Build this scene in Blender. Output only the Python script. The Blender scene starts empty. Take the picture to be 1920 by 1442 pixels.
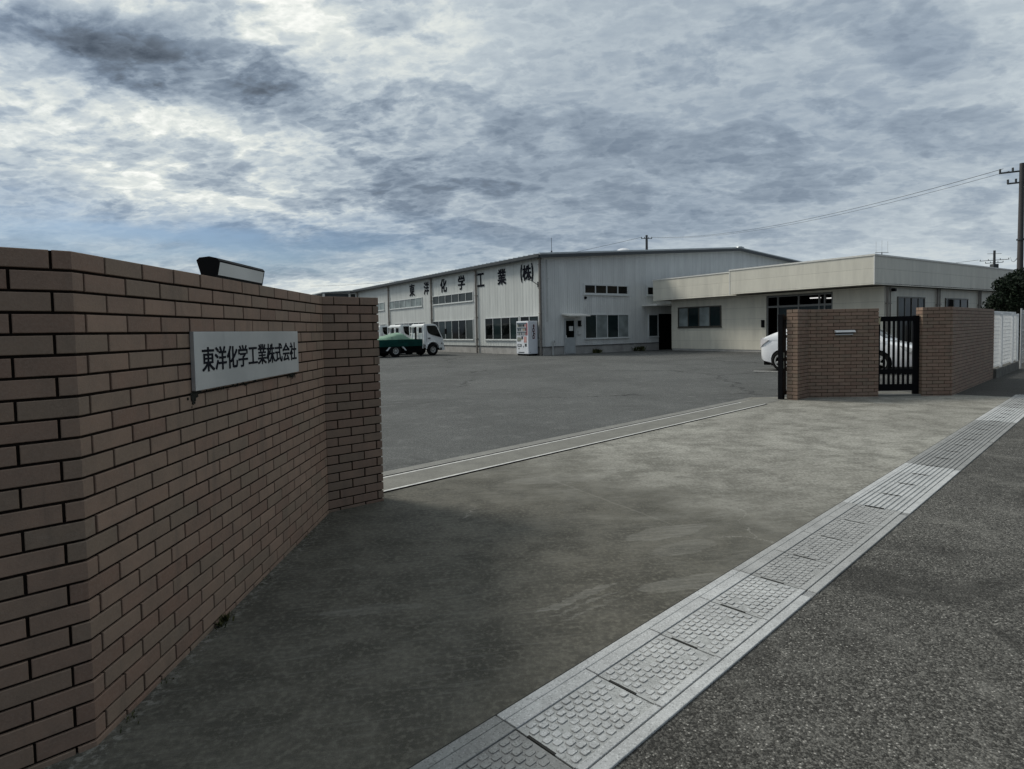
import bpy, bmesh, math, random
from mathutils import Vector, Matrix
R = math.radians
SC = bpy.context.scene
COL = SC.collection
random.seed(7)

# ------------------------------------------------------------------ camera
F_PX, CX, CY, PITCH, ROLL, EYE = 1116.6, 960.0, 670.7, R(2.61), R(1.12), 1.42
cp, sp, cr, sr = math.cos(PITCH), math.sin(PITCH), math.cos(ROLL), math.sin(ROLL)
rt, fw, dn = Vector((1, 0, 0)), Vector((0, cp, -sp)), Vector((0, -sp, -cp))
cam_d = bpy.data.cameras.new('camera')
cam = bpy.data.objects.new('camera', cam_d); COL.objects.link(cam)
ax, ay, az_ = cr*rt + sr*dn, -(-sr*rt + cr*dn), -fw
m = Matrix((ax, ay, az_)).transposed().to_4x4(); m.translation = (0, 0, EYE)
cam.matrix_world = m
cam_d.sensor_fit = 'HORIZONTAL'; cam_d.sensor_width = 36
cam_d.lens = F_PX/1920*36
cam_d.shift_y = (CY-721)/1920
cam_d.clip_start = 0.05; cam_d.clip_end = 3000
SC.camera = cam

# ------------------------------------------------------------------ node helper
class NT:
    def __init__(s, tree): s.t = tree; s.n = tree.nodes; s.l = tree.links
    def new(s, typ, ins=None, **kw):
        nd = s.n.new(typ)
        for k, v in kw.items(): setattr(nd, k, v)
        for k, v in (ins or {}).items(): s.set(nd.inputs[k], v)
        return nd
    def set(s, sock, v):
        if isinstance(v, bpy.types.NodeSocket): s.l.new(v, sock)
        elif v is not None:
            if isinstance(v, (tuple, list)) and len(v) == 3 and sock.type == 'RGBA': v = (*v, 1)
            sock.default_value = v
    def math(s, op, a, b=None, c=None, clamp=False):
        nd = s.new('ShaderNodeMath', operation=op, use_clamp=clamp)
        s.set(nd.inputs[0], a)
        if b is not None: s.set(nd.inputs[1], b)
        if c is not None: s.set(nd.inputs[2], c)
        return nd.outputs[0]
    def vmath(s, op, a, b=None):
        nd = s.new('ShaderNodeVectorMath', operation=op)
        s.set(nd.inputs[0], a)
        if b is not None: s.set(nd.inputs[1], b)
        return nd.outputs[0]
    def mix(s, f, a, b, mode='MIX'):
        nd = s.new('ShaderNodeMix', data_type='RGBA', blend_type=mode)
        s.set(nd.inputs[0], f); s.set(nd.inputs[6], a); s.set(nd.inputs[7], b)
        return nd.outputs[2]
    def noise(s, vec, scale, detail=3, rough=.55, dist=0, out=0):
        nd = s.new('ShaderNodeTexNoise')
        if vec is not None: s.set(nd.inputs['Vector'], vec)
        s.set(nd.inputs['Scale'], scale); s.set(nd.inputs['Detail'], detail); s.set(nd.inputs['Roughness'], rough); s.set(nd.inputs['Distortion'], dist)
        return nd.outputs[out]
    def voro(s, vec, scale, out='Color', **kw):
        nd = s.new('ShaderNodeTexVoronoi', **kw); s.set(nd.inputs['Vector'], vec); s.set(nd.inputs['Scale'], scale)
        return nd.outputs[out]
    def ramp(s, f, *stops, interp='LINEAR'):
        nd = s.new('ShaderNodeValToRGB'); s.set(nd.inputs[0], f); cr_ = nd.color_ramp; cr_.interpolation = interp
        while len(cr_.elements) < len(stops): cr_.elements.new(.5)
        for e, (p, c) in zip(cr_.elements, stops):
            e.position = p; e.color = (c, c, c, 1) if isinstance(c, (int, float)) else (*c, 1)
        return nd.outputs[0]
    def maprange(s, v, a, b, c=0., d=1., smooth=True):
        nd = s.new('ShaderNodeMapRange', interpolation_type='SMOOTHSTEP' if smooth else 'LINEAR')
        for i, x in enumerate((v, a, b, c, d)): s.set(nd.inputs[i], x)
        return nd.outputs[0]
    def scale(s, vec, xyz): return s.vmath('MULTIPLY', vec, xyz)
    def obj(s): return s.new('ShaderNodeTexCoord').outputs['Object']
    def world(s): return s.new('ShaderNodeNewGeometry').outputs['Position']
    def sep(s, v):
        nd = s.new('ShaderNodeSeparateXYZ'); s.set(nd.inputs[0], v); return nd.outputs
    def bump(s, h, strength=.3, dist=.01):
        nd = s.new('ShaderNodeBump'); s.set(nd.inputs['Height'], h); nd.inputs['Strength'].default_value = strength; nd.inputs['Distance'].default_value = dist
        return nd.outputs[0]

# ------------------------------------------------------------------ sun + sky
SUN_AZ, SUN_EL = -62.0, 44.0
sd = bpy.data.lights.new('sun', 'SUN'); sd.energy = 2.2; sd.angle = R(13); sd.color = (1, .95, .86)
sun = bpy.data.objects.new('sun', sd); COL.objects.link(sun)
sv = Vector((math.sin(R(SUN_AZ))*math.cos(R(SUN_EL)), math.cos(R(SUN_AZ))*math.cos(R(SUN_EL)), math.sin(R(SUN_EL))))
sun.rotation_euler = sv.to_track_quat('Z', 'Y').to_euler(); sun.location = (0, 0, 40)

def build_world():
    w = bpy.data.worlds.new('World'); SC.world = w; w.use_nodes = True
    w.node_tree.nodes.clear(); t = NT(w.node_tree)
    d = t.vmath('NORMALIZE', t.new('ShaderNodeTexCoord').outputs['Generated'])
    x, y, z = t.sep(d)
    sky = t.new('ShaderNodeTexSky', sky_type='NISHITA', sun_disc=False, sun_elevation=R(SUN_EL), sun_rotation=R(SUN_AZ), air_density=1.2, dust_density=2.0)
    azm = t.math('MULTIPLY', t.math('ARCTAN2', x, y), 57.2958)
    el = t.math('MULTIPLY', t.math('ARCSINE', z), 57.2958)
    # cloud layer at height 1: plane coordinates, compressed towards the horizon
    zz = t.math('ADD', t.math('MAXIMUM', z, 0.0), 0.22)
    cb = t.new('ShaderNodeCombineXYZ', {0: t.math('DIVIDE', x, zz), 1: t.math('DIVIDE', y, zz), 2: 0.0}).outputs[0]
    rot = t.new('ShaderNodeMapping'); t.set(rot.inputs[0], cb); rot.inputs['Rotation'].default_value = (0, 0, R(22)); rot.inputs['Scale'].default_value = (1.0, 1.3, 1)
    p = rot.outputs[0]
    n_big = t.noise(p, .6, 4, .5, .4)
    n_mid = t.noise(t.vmath('ADD', p, (3.1, 7.7, 0)), 2.6, 11, .57, .25)
    n_fine = t.noise(t.vmath('ADD', p, (11.3, 2.7, 0)), 8.0, 10, .58, .2)
    n_rip = t.noise(t.scale(t.vmath('ADD', p, (1.3, 4.7, 0)), (1.0, 1.4, 1)), 17.0, 8, .60, .25)
    wz = t.noise(t.vmath('ADD', p, (5., 5., 2.)), 2.4, 8, .64, .3, out=1)
    wx, wy, _ = t.sep(wz)
    A = t.math('ADD', azm, t.math('MULTIPLY', t.math('SUBTRACT', wx, .5), 17))
    E_ = t.math('ADD', el, t.math('MULTIPLY', t.math('SUBTRACT', wy, .5), 6.5))
    def blob(a0, e0, ra, re, slope=0.):
        da = t.math('SUBTRACT', A, a0)
        u = t.math('DIVIDE', da, ra)
        v = t.math('DIVIDE', t.math('SUBTRACT', t.math('SUBTRACT', E_, e0), t.math('MULTIPLY', da, slope)), re)
        return t.math('EXPONENT', t.math('MULTIPLY', t.math('ADD', t.math('MULTIPLY', u, u), t.math('MULTIPLY', v, v)), -1))
    # brightness of the cloud deck
    amp = t.math('MULTIPLY', t.maprange(azm, -22, 12, .80, .40), t.maprange(el, 2, 12, .62, 1.0))
    def bank(n, e0, e1, dark, rim):
        """a bank of cloud: grey inside, a bright rim where it thins out"""
        return t.math('ADD', t.math('MULTIPLY', t.maprange(n, e0, e1), -dark), t.math('MULTIPLY', t.math('MULTIPLY', t.maprange(n, e0-.10, e0), t.maprange(n, e0+.06, e0)), rim))
    v_ = t.math('ADD', bank(n_mid, .48, .61, .26, .10), bank(n_fine, .49, .61, .14, .07))
    v_ = t.math('ADD', v_, bank(n_big, .50, .62, .10, .03))
    v_ = t.math('ADD', v_, t.math('MULTIPLY', t.math('SUBTRACT', n_rip, .5), .40))
    v_ = t.math('ADD', v_, t.math('MULTIPLY', t.math('SUBTRACT', n_fine, .5), .35))
    b = t.math('ADD', t.math('MULTIPLY', v_, amp), .53)
    for g, amt in ((blob(-33, 15.8, 15, 3.6, .02), .24), (blob(-16, 26.5, 20, 4.6), .22), (blob(-24, 11.8, 12, 1.4, -.08), .20), (blob(-14, 3.5, 22, 2.4), .22), (blob(22, 4.6, 30, 3.2), .15),
                   (blob(-62, 42, 34, 26), .55), (blob(-34.5, 22.1, 6.5, 2.1, -.05), -.27), (blob(-27, 20.9, 8, 1.7, -.12), -.26), (blob(-19.5, 20.0, 5, 2.0, 0), -.24), (blob(-3, 14.5, 9, 1.7, -.02), -.13), (blob(7, 16.5, 16, 4, -.03), -.06), (blob(14, 9.5, 14, 1.8, .04), -.07), (blob(33, 13, 16, 4, .05), -.03),
                   (blob(158, 26, 62, 48), -.42), (blob(64, 30, 25, 24), .42)):  # unseen sky, darkened behind and brightened at right to shade the brick faces
        b = t.math('ADD', b, t.math('MULTIPLY', g, amt))
    b = t.math('ADD', b, t.maprange(el, 30, 60, 0, .25))  # higher sky, out of view, brightened to lift the ground light
    col = t.ramp(b, (.02, (.072, .092, .120)), (.16, (.125, .155, .195)), (.33, (.195, .248, .318)), (.50, (.325, .392, .466)), (.68, (.515, .582, .628)), (.86, (.76, .80, .77)), (1.0, (1.02, 1.03, .98)))
    # thin veil: where the deck opens, the blue sky comes through
    gap = t.math('MULTIPLY', blob(-27, 8.0, 20, 2.1), .92)
    gap = t.math('ADD', gap, t.maprange(n_big, .52, .72, 0, .15))
    blue = t.mix(1.0, sky.outputs[0], (.43, .56, .76), 'MULTIPLY')
    skyc = t.mix(t.math('MULTIPLY', gap, 1.0, clamp=True), t.vmath('SCALE', col, None), blue)
    sc = col.node
    sck = [n for n in t.n if n.type == 'VECT_MATH' and n.operation == 'SCALE'][0]; sck.inputs['Scale'].default_value = 10.0
    # below the horizon: dull ground colour
    below = t.maprange(z, -.03, -.005, 0, 1)
    fin = t.mix(below, (.9, .9, .85), skyc)
    bg = t.new('ShaderNodeBackground', {'Color': fin, 'Strength': .1})
    o = t.new('ShaderNodeOutputWorld', {'Surface': bg.outputs[0]})
    w.cycles.sampling_method = 'MANUAL'; w.cycles.sample_map_resolution = 1024
build_world()
vs = SC.view_settings
vs.view_transform = 'Standard'; vs.look = 'None'; vs.exposure = 0; vs.gamma = 1; vs.use_curve_mapping = False
SC.cycles.use_denoising = True; SC.cycles.denoising_prefilter = 'NONE'
SC.cycles.max_bounces = 6

# ------------------------------------------------------------------ materials
def mat(name):
    mm = bpy.data.materials.new(name); mm.use_nodes = True
    t = NT(mm.node_tree); b = t.n['Principled BSDF']
    return mm, t, b
def simple(name, col, rough=.6, metal=0., var=.12, scale=6., bump=0., spec=None, grime=None):
    mm, t, b = mat(name)
    o = t.obj()
    n = t.noise(o, scale, 6, .62)
    c = t.mix(t.maprange(n, .25, .75), tuple(v*(1-var) for v in col), tuple(min(1, v*(1+var)) for v in col))
    if grime:
        g = t.noise(t.scale(o, (1, 1, .25)), scale*1.7, 8, .7)
        c = t.mix(t.math('MULTIPLY', t.maprange(g, .55, .8), .5), c, grime)
    t.set(b.inputs['Base Color'], c)
    t.set(b.inputs['Roughness'], t.maprange(n, .2, .8, max(.02, rough-.08), min(1, rough+.08)))
    b.inputs['Metallic'].default_value = metal
    if spec is not None: b.inputs['Specular IOR Level'].default_value = spec
    if bump: t.set(b.inputs['Normal'], t.bump(t.noise(o, scale*8, 4, .6), bump, .005))
    return mm

def m_brick():
    mm, t, b = mat('brick_tile')
    o = t.obj(); g = t.new('ShaderNodeNewGeometry')
    rnd = g.outputs['Random Per Island']
    c = t.ramp(rnd, (0, (.236, .145, .105)), (.25, (.270, .178, .130)), (.5, (.290, .196, .142)), (.75, (.238, .176, .128)), (1, (.322, .216, .158)))
    n1 = t.noise(o, 9, 6, .65); n2 = t.noise(o, 120, 3, .6)
    c = t.mix(t.maprange(n1, .3, .75, 0, .45), c, (.150, .118, .092))
    c = t.mix(t.maprange(n2, .35, .75, 0, .30), c, (.33, .255, .20))
    # weathering: streaks running down
    st = t.noise(t.scale(o, (7, 7, .7)), 1.3, 6, .65)
    c = t.mix(t.maprange(st, .52, .78, 0, .40), c, (.105, .088, .072))
    ef = t.noise(o, 3.2, 8, .72, .6)
    c = t.mix(t.maprange(ef, .60, .78, 0, .30), c, (.36, .31, .26))
    t.set(b.inputs['Base Color'], c)
    b.inputs['Roughness'].default_value = .72
    b.inputs['Specular IOR Level'].default_value = .3
    t.set(b.inputs['Normal'], t.bump(t.math('ADD', t.noise(o, 210, 3, .6), t.noise(o, 30, 3, .5)), .35, .003))
    return mm

def m_concrete_apron():
    mm, t, b = mat('apron_concrete')
    p = t.world()
    rp = t.new('ShaderNodeMapping'); t.set(rp.inputs[0], p); rp.inputs['Rotation'].default_value = (0, 0, R(-10))
    q = rp.outputs[0]
    big = t.noise(p, .55, 5, .6, .6); mid = t.noise(p, 2.3, 7, .65, .3)
    fine = t.noise(p, 38, 5, .65); grit = t.noise(p, 260, 3, .6)
    brush = t.noise(t.scale(q, (1.6, 26, 1)), 1.6, 6, .66, .2)
    swirl = t.noise(t.scale(q, (1.0, 3.6, 1)), 1.9, 7, .66, 1.2)
    med = t.noise(t.scale(q, (1, 1.7, 1)), 7.5, 8, .68, .4)
    c = t.mix(t.maprange(mid, .36, .62), (.150, .146, .124), (.335, .328, .290))
    c = t.mix(t.maprange(big, .35, .66, 0, .50), c, (.130, .124, .104))
    c = t.mix(t.maprange(med, .49, .64, 0, .32), c, (.385, .378, .340))
    c = t.mix(t.maprange(med, .48, .34, 0, .32), c, (.105, .102, .09))
    c = t.mix(t.maprange(brush, .48, .72, 0, .40), c, (.34, .336, .305))
    c = t.mix(t.maprange(swirl, .52, .74, 0, .40), c, (.40, .394, .356))
    c = t.mix(t.maprange(swirl, .42, .28, 0, .45), c, (.105, .102, .088))
    c = t.mix(t.maprange(fine, .50, .64, 0, .55), c, (.085, .082, .071))
    c = t.mix(t.maprange(fine, .48, .36, 0, .45), c, (.40, .395, .36))
    c = t.mix(t.maprange(grit, .56, .72, 0, .60), c, (.42, .415, .385))
    c = t.mix(t.maprange(grit, .44, .30, 0, .60), c, (.055, .053, .046))
    x, y, z = t.sep(p)
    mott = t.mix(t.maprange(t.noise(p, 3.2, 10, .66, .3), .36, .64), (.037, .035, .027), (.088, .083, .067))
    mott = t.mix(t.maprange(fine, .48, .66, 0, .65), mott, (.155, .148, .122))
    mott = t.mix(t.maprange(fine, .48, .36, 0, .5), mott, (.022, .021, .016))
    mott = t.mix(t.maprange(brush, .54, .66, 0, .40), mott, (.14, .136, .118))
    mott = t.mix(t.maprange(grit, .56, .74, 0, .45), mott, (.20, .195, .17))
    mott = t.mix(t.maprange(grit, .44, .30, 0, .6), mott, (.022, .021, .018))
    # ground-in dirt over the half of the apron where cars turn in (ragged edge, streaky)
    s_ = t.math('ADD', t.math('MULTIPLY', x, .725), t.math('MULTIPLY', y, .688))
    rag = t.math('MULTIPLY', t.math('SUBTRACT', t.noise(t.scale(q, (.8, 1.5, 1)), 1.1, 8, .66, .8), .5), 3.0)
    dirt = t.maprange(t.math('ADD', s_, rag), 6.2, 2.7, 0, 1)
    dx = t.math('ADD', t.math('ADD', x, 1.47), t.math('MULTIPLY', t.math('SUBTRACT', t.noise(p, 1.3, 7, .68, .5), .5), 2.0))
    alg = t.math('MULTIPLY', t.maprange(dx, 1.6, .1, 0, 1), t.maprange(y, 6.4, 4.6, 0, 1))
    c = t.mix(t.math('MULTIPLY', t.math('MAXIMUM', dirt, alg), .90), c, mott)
    # pale scuffed patches and the saw cut joint
    def patch(cx_, cy_, ra, rb, ang, amt):
        wv = t.scale(t.noise(p, 6, 6, .7, out=1), (.16, .16, 0))
        dv = t.vmath('SUBTRACT', t.vmath('ADD', p, wv), (cx_+.08, cy_+.08, 0)); ux, uy, _ = t.sep(dv)
        ca, sa = math.cos(R(ang)), math.sin(R(ang))
        u_ = t.math('DIVIDE', t.math('ADD', t.math('MULTIPLY', ux, ca), t.math('MULTIPLY', uy, sa)), ra)
        v2 = t.math('DIVIDE', t.math('SUBTRACT', t.math('MULTIPLY', uy, ca), t.math('MULTIPLY', ux, sa)), rb)
        d2 = t.math('ADD', t.math('MULTIPLY', u_, u_), t.math('MULTIPLY', v2, v2))
        return t.math('MULTIPLY', t.math('MULTIPLY', t.maprange(d2, 1.08, .86, 0, 1), t.maprange(brush, .30, .62, .25, 1)), amt)
    for args in ((.92, 3.24, .28, .085, 18, .30), (1.05, 4.07, .34, .11, 22, .28), (1.08, 3.77, .26, .10, 25, .22), (.33, 3.10, .30, .03, 36, .34), (.36, 3.03, .26, .012, 36, .3), (.40, 2.98, .22, .010, 36, .3), (-.75, 3.0, .26, .05, 10, .22), (.4, 5.6, .5, .14, 12, .30)):
        c = t.mix(patch(*args), c, (.27, .265, .24))
    jn = t.math('ABSOLUTE', t.math('ADD', t.math('ADD', t.math('MULTIPLY', x, .866), t.math('MULTIPLY', y, .5)), t.math('MULTIPLY_ADD', t.math('SUBTRACT', t.noise(p, 4, 4, .6), .5), .05, -3.089)))
    jm = t.math('MULTIPLY', t.math('MULTIPLY', t.maprange(jn, .016, .004, 0, 1), t.maprange(y, 6.0, 5.4)), t.maprange(y, 3.9, 4.4))
    c = t.mix(t.math('MULTIPLY', jm, .12), c, (.36, .35, .31))
    # dirt and lime right along the foot
    dl = t.math('ADD', t.math('ADD', x, 1.47), t.math('MULTIPLY', t.math('SUBTRACT', t.noise(p, 9, 6, .7), .5), .16))
    lime = t.math('MULTIPLY', t.maprange(dl, .12, .02, 0, 1), t.maprange(t.noise(p, 30, 5, .75), .5, .62))
    c = t.mix(t.math('MULTIPLY', lime, .7), c, (.25, .245, .22))
    # hairline cracks
    vd = t.voro(t.vmath('ADD', t.scale(p, (.42, .42, 0)), t.scale(t.noise(p, 3, 5, .7, out=1), (.16, .16, 0))), 1., 'Distance', feature='DISTANCE_TO_EDGE')
    cr_ = t.math('MULTIPLY', t.maprange(vd, .0035, .0005, 0, 1), t.maprange(t.noise(p, .8, 5, .6), .52, .62))
    c = t.mix(t.math('MULTIPLY', cr_, .35), c, (.36, .35, .32))
    t.set(b.inputs['Base Color'], c); b.inputs['Roughness'].default_value = .85; b.inputs['Specular IOR Level'].default_value = .3
    h = t.math('ADD', t.math('MULTIPLY', grit, .6), t.math('ADD', t.math('MULTIPLY', fine, .6), brush))
    t.set(b.inputs['Normal'], t.bump(h, .35, .006))
    return mm

def m_asphalt(name, lo, hi, stone=70., speck=.35, crack=False, patch=False):
    mm, t, b = mat(name)
    p = t.world()
    v1 = t.sep(t.voro(p, stone*.62))[0] if patch else t.sep(t.voro(p, stone))[0]
    vd = t.voro(p, stone*.62 if patch else stone, 'Distance')
    v2 = t.sep(t.voro(p, stone*(1.3 if patch else 2.2)))[1]
    big = t.noise(p, .35, 5, .6, .5); mid = t.noise(p, 3.1, 6, .65)
    a = t.math('ADD', t.math('MULTIPLY', v1, .55), t.math('MULTIPLY', v2, .45))
    c = t.ramp(a, (.25, lo), (.55, tuple(l+(h-l)*.38 for l, h in zip(lo, hi))), (.85, hi))
    c = t.mix(t.maprange(big, .3, .7, 0, .45), c, tuple(v*.62 for v in lo))
    c = t.mix(t.maprange(mid, .5, .8, 0, .4), c, tuple(min(1, v*1.25) for v in hi))
    sp_ = t.math('MULTIPLY', t.maprange(v1, .90, .97), t.maprange(vd, .45, .25))
    c = t.mix(t.math('MULTIPLY', sp_, speck), c, (.52, .50, .46))
    if patch:
        pn = t.noise(t.scale(p, (1, 1, 0)), 1.1, 7, .66, .8)
        c = t.mix(t.maprange(pn, .50, .34, 0, .6), c, tuple(v*.75 for v in lo))
        c = t.mix(t.maprange(pn, .56, .72, 0, .35), c, tuple(min(1, v*1.1) for v in hi))
        g2 = t.noise(p, 150, 3, .7)
        c = t.mix(t.maprange(g2, .40, .24, 0, .8), c, (.012, .012, .010))
    if crack:
        wob = t.scale(t.noise(p, .9, 6, .7, out=1), (1.6, 1.6, 0))
        ve = t.voro(t.scale(t.vmath('ADD', p, wob), (.13, .13, 0)), 1., 'Distance', feature='DISTANCE_TO_EDGE')
        ck = t.math('MULTIPLY', t.maprange(ve, .0075, .002), t.maprange(t.noise(p, .22, 3, .5), .44, .56))
        c = t.mix(t.math('MULTIPLY', ck, .65), c, (.02, .02, .02))
        st = t.noise(t.scale(p, (.35, .9, 1)), 1.2, 6, .65, .7)
        c = t.mix(t.maprange(st, .56, .74, 0, .35), c, tuple(v*.5 for v in lo))
    t.set(b.inputs['Base Color'], c); b.inputs['Roughness'].default_value = .88; b.inputs['Specular IOR Level'].default_value = .25
    t.set(b.inputs['Normal'], t.bump(t.math('SUBTRACT', v1, vd), .6, .006))
    return mm

def m_precast(name, col):
    mm, t, b = mat(name)
    p = t.world(); n = t.noise(p, 4, 6, .65); g = t.noise(p, 170, 3, .65); v = t.sep(t.voro(p, 190))[0]
    c = t.mix(t.maprange(n, .3, .72), tuple(x*.80 for x in col), tuple(min(1, x*1.10) for x in col))
    c = t.mix(t.maprange(v, .80, .95, 0, .6), c, tuple(x*.45 for x in col))
    c = t.mix(t.maprange(v, .22, .05, 0, .5), c, tuple(min(1, x*1.4) for x in col))
    c = t.mix(t.maprange(t.noise(p, 11, 7, .7), .56, .75, 0, .35), c, tuple(x*.5 for x in col))
    t.set(b.inputs['Base Color'], c); b.inputs['Roughness'].default_value = .8
    t.set(b.inputs['Normal'], t.bump(g, .3, .003))
    return mm

def m_siding(name, col, axis, fine, seam, wide=.04, seam_dark=.55, dirty=.35):
    """Folded metal cladding: ribs and panel joints along one local axis."""
    mm, t, b = mat(name)
    o = t.obj(); xyz = t.sep(o); u = xyz[axis]
    fr = t.math('FRACT', t.math('DIVIDE', u, seam))
    sm = t.math('LESS_THAN', fr, wide/seam)
    pid = t.math('FLOOR', t.math('DIVIDE', u, seam))
    wn = t.new('ShaderNodeTexWhiteNoise', noise_dimensions='1D'); t.set(wn.inputs['W'], pid)
    n = t.noise(t.scale(o, (1, 1, .16)), 2.2, 7, .66)
    c = t.mix(t.maprange(n, .3, .72), tuple(x*.86 for x in col), tuple(x*1.06 for x in col))
    c = t.mix(t.math('MULTIPLY', wn.outputs['Value'], .22), c, tuple(x*.78 for x in col))
    dirt = t.noise(t.scale(o, (5, 5, .35)), 1.4, 7, .7)
    c = t.mix(t.maprange(dirt, .54, .78, 0, dirty), c, tuple(x*.55 for x in col))
    c = t.mix(t.math('MULTIPLY', sm, seam_dark), c, tuple(x*.30 for x in col))
    t.set(b.inputs['Base Color'], c); b.inputs['Roughness'].default_value = .5; b.inputs['Metallic'].default_value = 0.0
    if fine:
        wv = t.math('SINE', t.math('MULTIPLY', u, 6.2832/fine))
        h = t.math('SUBTRACT', t.math('MULTIPLY', wv, .4), sm)
    else:
        h = t.math('MULTIPLY', sm, -1.0)
    t.set(b.inputs['Normal'], t.bump(h, .55, .02))
    return mm

def m_glass(name, col, rough=.06):
    mm, t, b = mat(name)
    o = t.obj()
    c = t.mix(t.maprange(t.noise(o, 1.2, 3, .5), .3, .7), tuple(v*.7 for v in col), tuple(v*1.3 for v in col))
    t.set(b.inputs['Base Color'], c)
    b.inputs['Roughness'].default_value = rough; b.inputs['IOR'].default_value = 1.5
    b.inputs['Specular IOR Level'].default_value = .18
    t.set(b.inputs['Normal'], t.bump(t.noise(o, .9, 2, .5), .04, .05))
    return mm

def m_paint(name, col, rough=.25, coat=.6):
    mm, t, b = mat(name)
    o = t.obj(); n = t.noise(o, 5, 6, .65)
    c = t.mix(t.maprange(n, .4, .8, 0, .5), col, tuple(v*.86 for v in col))
    t.set(b.inputs['Base Color'], c); b.inputs['Roughness'].default_value = rough
    b.inputs['Coat Weight'].default_value = coat; b.inputs['Coat Roughness'].default_value = .08
    return mm

def m_leaf(name, a, b_, c_):
    mm, t, b = mat(name)
    g = t.new('ShaderNodeNewGeometry')
    c = t.ramp(g.outputs['Random Per Island'], (0, a), (.5, b_), (1, c_))
    t.set(b.inputs['Base Color'], c); b.inputs['Roughness'].default_value = .6; b.inputs['Specular IOR Level'].default_value = .15
    return mm

def m_emit(name, col, s):
    mm, t, b = mat(name)
    b.inputs['Base Color'].default_value = (.8, .8, .8, 1); b.inputs['Emission Color'].default_value = (*col, 1); b.inputs['Emission Strength'].default_value = s
    return mm

M = {}
M['brick'] = m_brick()
M['mortar'] = simple('mortar', (.020, .015, .012), .95, var=.35, scale=20, spec=.05)
M['apron'] = m_concrete_apron()
M['yard'] = m_asphalt('yard_asphalt', (.070, .073, .071), (.190, .194, .189), 110, .25, True)
M['road'] = m_asphalt('road_asphalt', (.028, .027, .024), (.205, .200, .182), 185, .75, patch=True)
M['pave'] = m_asphalt('pavement_asphalt', (.040, .040, .037), (.10, .10, .095), 90, .1)
M['channel'] = simple('channel_dark', (.022, .022, .02), .95, var=.3, scale=30)
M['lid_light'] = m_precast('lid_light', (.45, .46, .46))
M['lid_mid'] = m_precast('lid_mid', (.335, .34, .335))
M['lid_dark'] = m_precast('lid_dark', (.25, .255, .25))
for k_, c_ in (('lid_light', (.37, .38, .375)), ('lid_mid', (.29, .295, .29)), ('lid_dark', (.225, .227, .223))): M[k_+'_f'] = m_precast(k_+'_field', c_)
for k_, c_ in (('lid_light', (.25, .25, .247)), ('lid_mid', (.18, .18, .177)), ('lid_dark', (.14, .14, .137))): M[k_+'_s'] = m_precast(k_+'_shade', c_)  # stud sides: shadow along their edges painted in as darker concrete
M['strip'] = m_precast('strip_concrete', (.175, .172, .152))
M['strip_l'] = m_precast('strip_edge', (.20, .198, .182))
M['steel'] = simple('worn_steel', (.60, .59, .56), .5, .15, .2, 14)
M['rubber'] = simple('black_rubber', (.012, .012, .012), .8, var=.25, scale=12, spec=.1)
M['black'] = simple('black_paint', (.004, .004, .005), .5, var=.3, scale=6, spec=.10)
M['dark'] = simple('dark_void', (.003, .003, .003), .9, var=.2, spec=.03)
M['white'] = simple('white_paint', (.74, .75, .75), .4, var=.06, scale=3, grime=(.5, .49, .45))
M['basedk'] = simple('stained_base', (.12, .115, .10), .9, var=.4, scale=5, bump=.3)
M['whitem'] = simple('white_mesh_paint', (.80, .81, .80), .45, var=.06, scale=4)
M['alu'] = simple('aluminium_frame', (.50, .51, .51), .35, .35, .08, 5)
M['aluw'] = simple('white_window_frame', (.62, .64, .63), .4, 0, .07, 5)
M['alug'] = simple('dull_frame', (.20, .20, .19), .5, .1, .12, 5)
M['aludk'] = simple('bronze_frame', (.085, .080, .066), .4, .4, .15, 5)
M['plate'] = None
M['ink'] = simple('navy_ink', (.006, .007, .013), .6, var=.15, spec=.08)
M['clad_l'] = m_siding('cladding_long', (.60, .62, .595), 1, .30, .91, .022, .5, dirty=.18)
M['clad_g'] = m_siding('cladding_gable', (.71, .72, .70), 0, .15, .905, .020, .35, dirty=.15)
M['fbase'] = simple('plinth_concrete', (.36, .35, .33), .85, var=.2, scale=1.8, bump=.3, grime=(.10, .095, .085))
M['trim'] = simple('grey_trim', (.055, .062, .066), .5, .2, .15, 4)
M['roof'] = simple('roof_metal', (.42, .45, .46), .45, .3, .12, 3)
M['pipe'] = simple('pvc_downpipe', (.23, .205, .18), .55, 0, .2, 3, grime=(.09, .08, .07))
M['pipeg'] = simple('grey_pipe', (.45, .46, .45), .5, 0, .15, 5)
M['gl_k'] = m_glass('glass_black', (.003, .004, .004))
M['gl_t'] = m_glass('glass_teal', (.016, .027, .028))  # teal of the reflected surroundings put into the pane colour
M['gl_c'] = m_glass('glass_curtain', (.24, .27, .265), .3)
M['gl_p'] = m_glass('glass_pale', (.24, .28, .275), .25)
M['gl_g'] = m_glass('glass_grey', (.050, .060, .060), .2)
M['door'] = simple('grey_door', (.43, .46, .47), .45, .1, .08, 4)
M['paper'] = simple('paper', (.75, .75, .72), .9, var=.04)
M['cream'] = m_siding('cream_siding', (.76, .72, .605), 2, 0, .60, .014, .42, dirty=.08)
M['fascia'] = m_siding('cream_fascia', (.74, .71, .61), 2, 0, .63, .014, .42, dirty=.08)
M['coping'] = simple('coping', (.74, .73, .68), .5, var=.08)
M['soffit'] = simple('soffit', (.20, .19, .165), .8, var=.15)
M['tubelight'] = m_emit('tube_light', (1, .98, .95), .7)
M['car'] = m_paint('white_car_paint', (.82, .83, .85), .22, .8)
M['truckw'] = m_paint('white_truck_paint', (.82, .84, .83), .35, .4)
M['truckg'] = simple('green_bed_paint', (.005, .050, .041), .5, 0, .3, 3, spec=.12)
M['tarp'] = simple('green_tarp', (.15, .27, .19), .6, 0, .18, 3, bump=.4)
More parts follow.
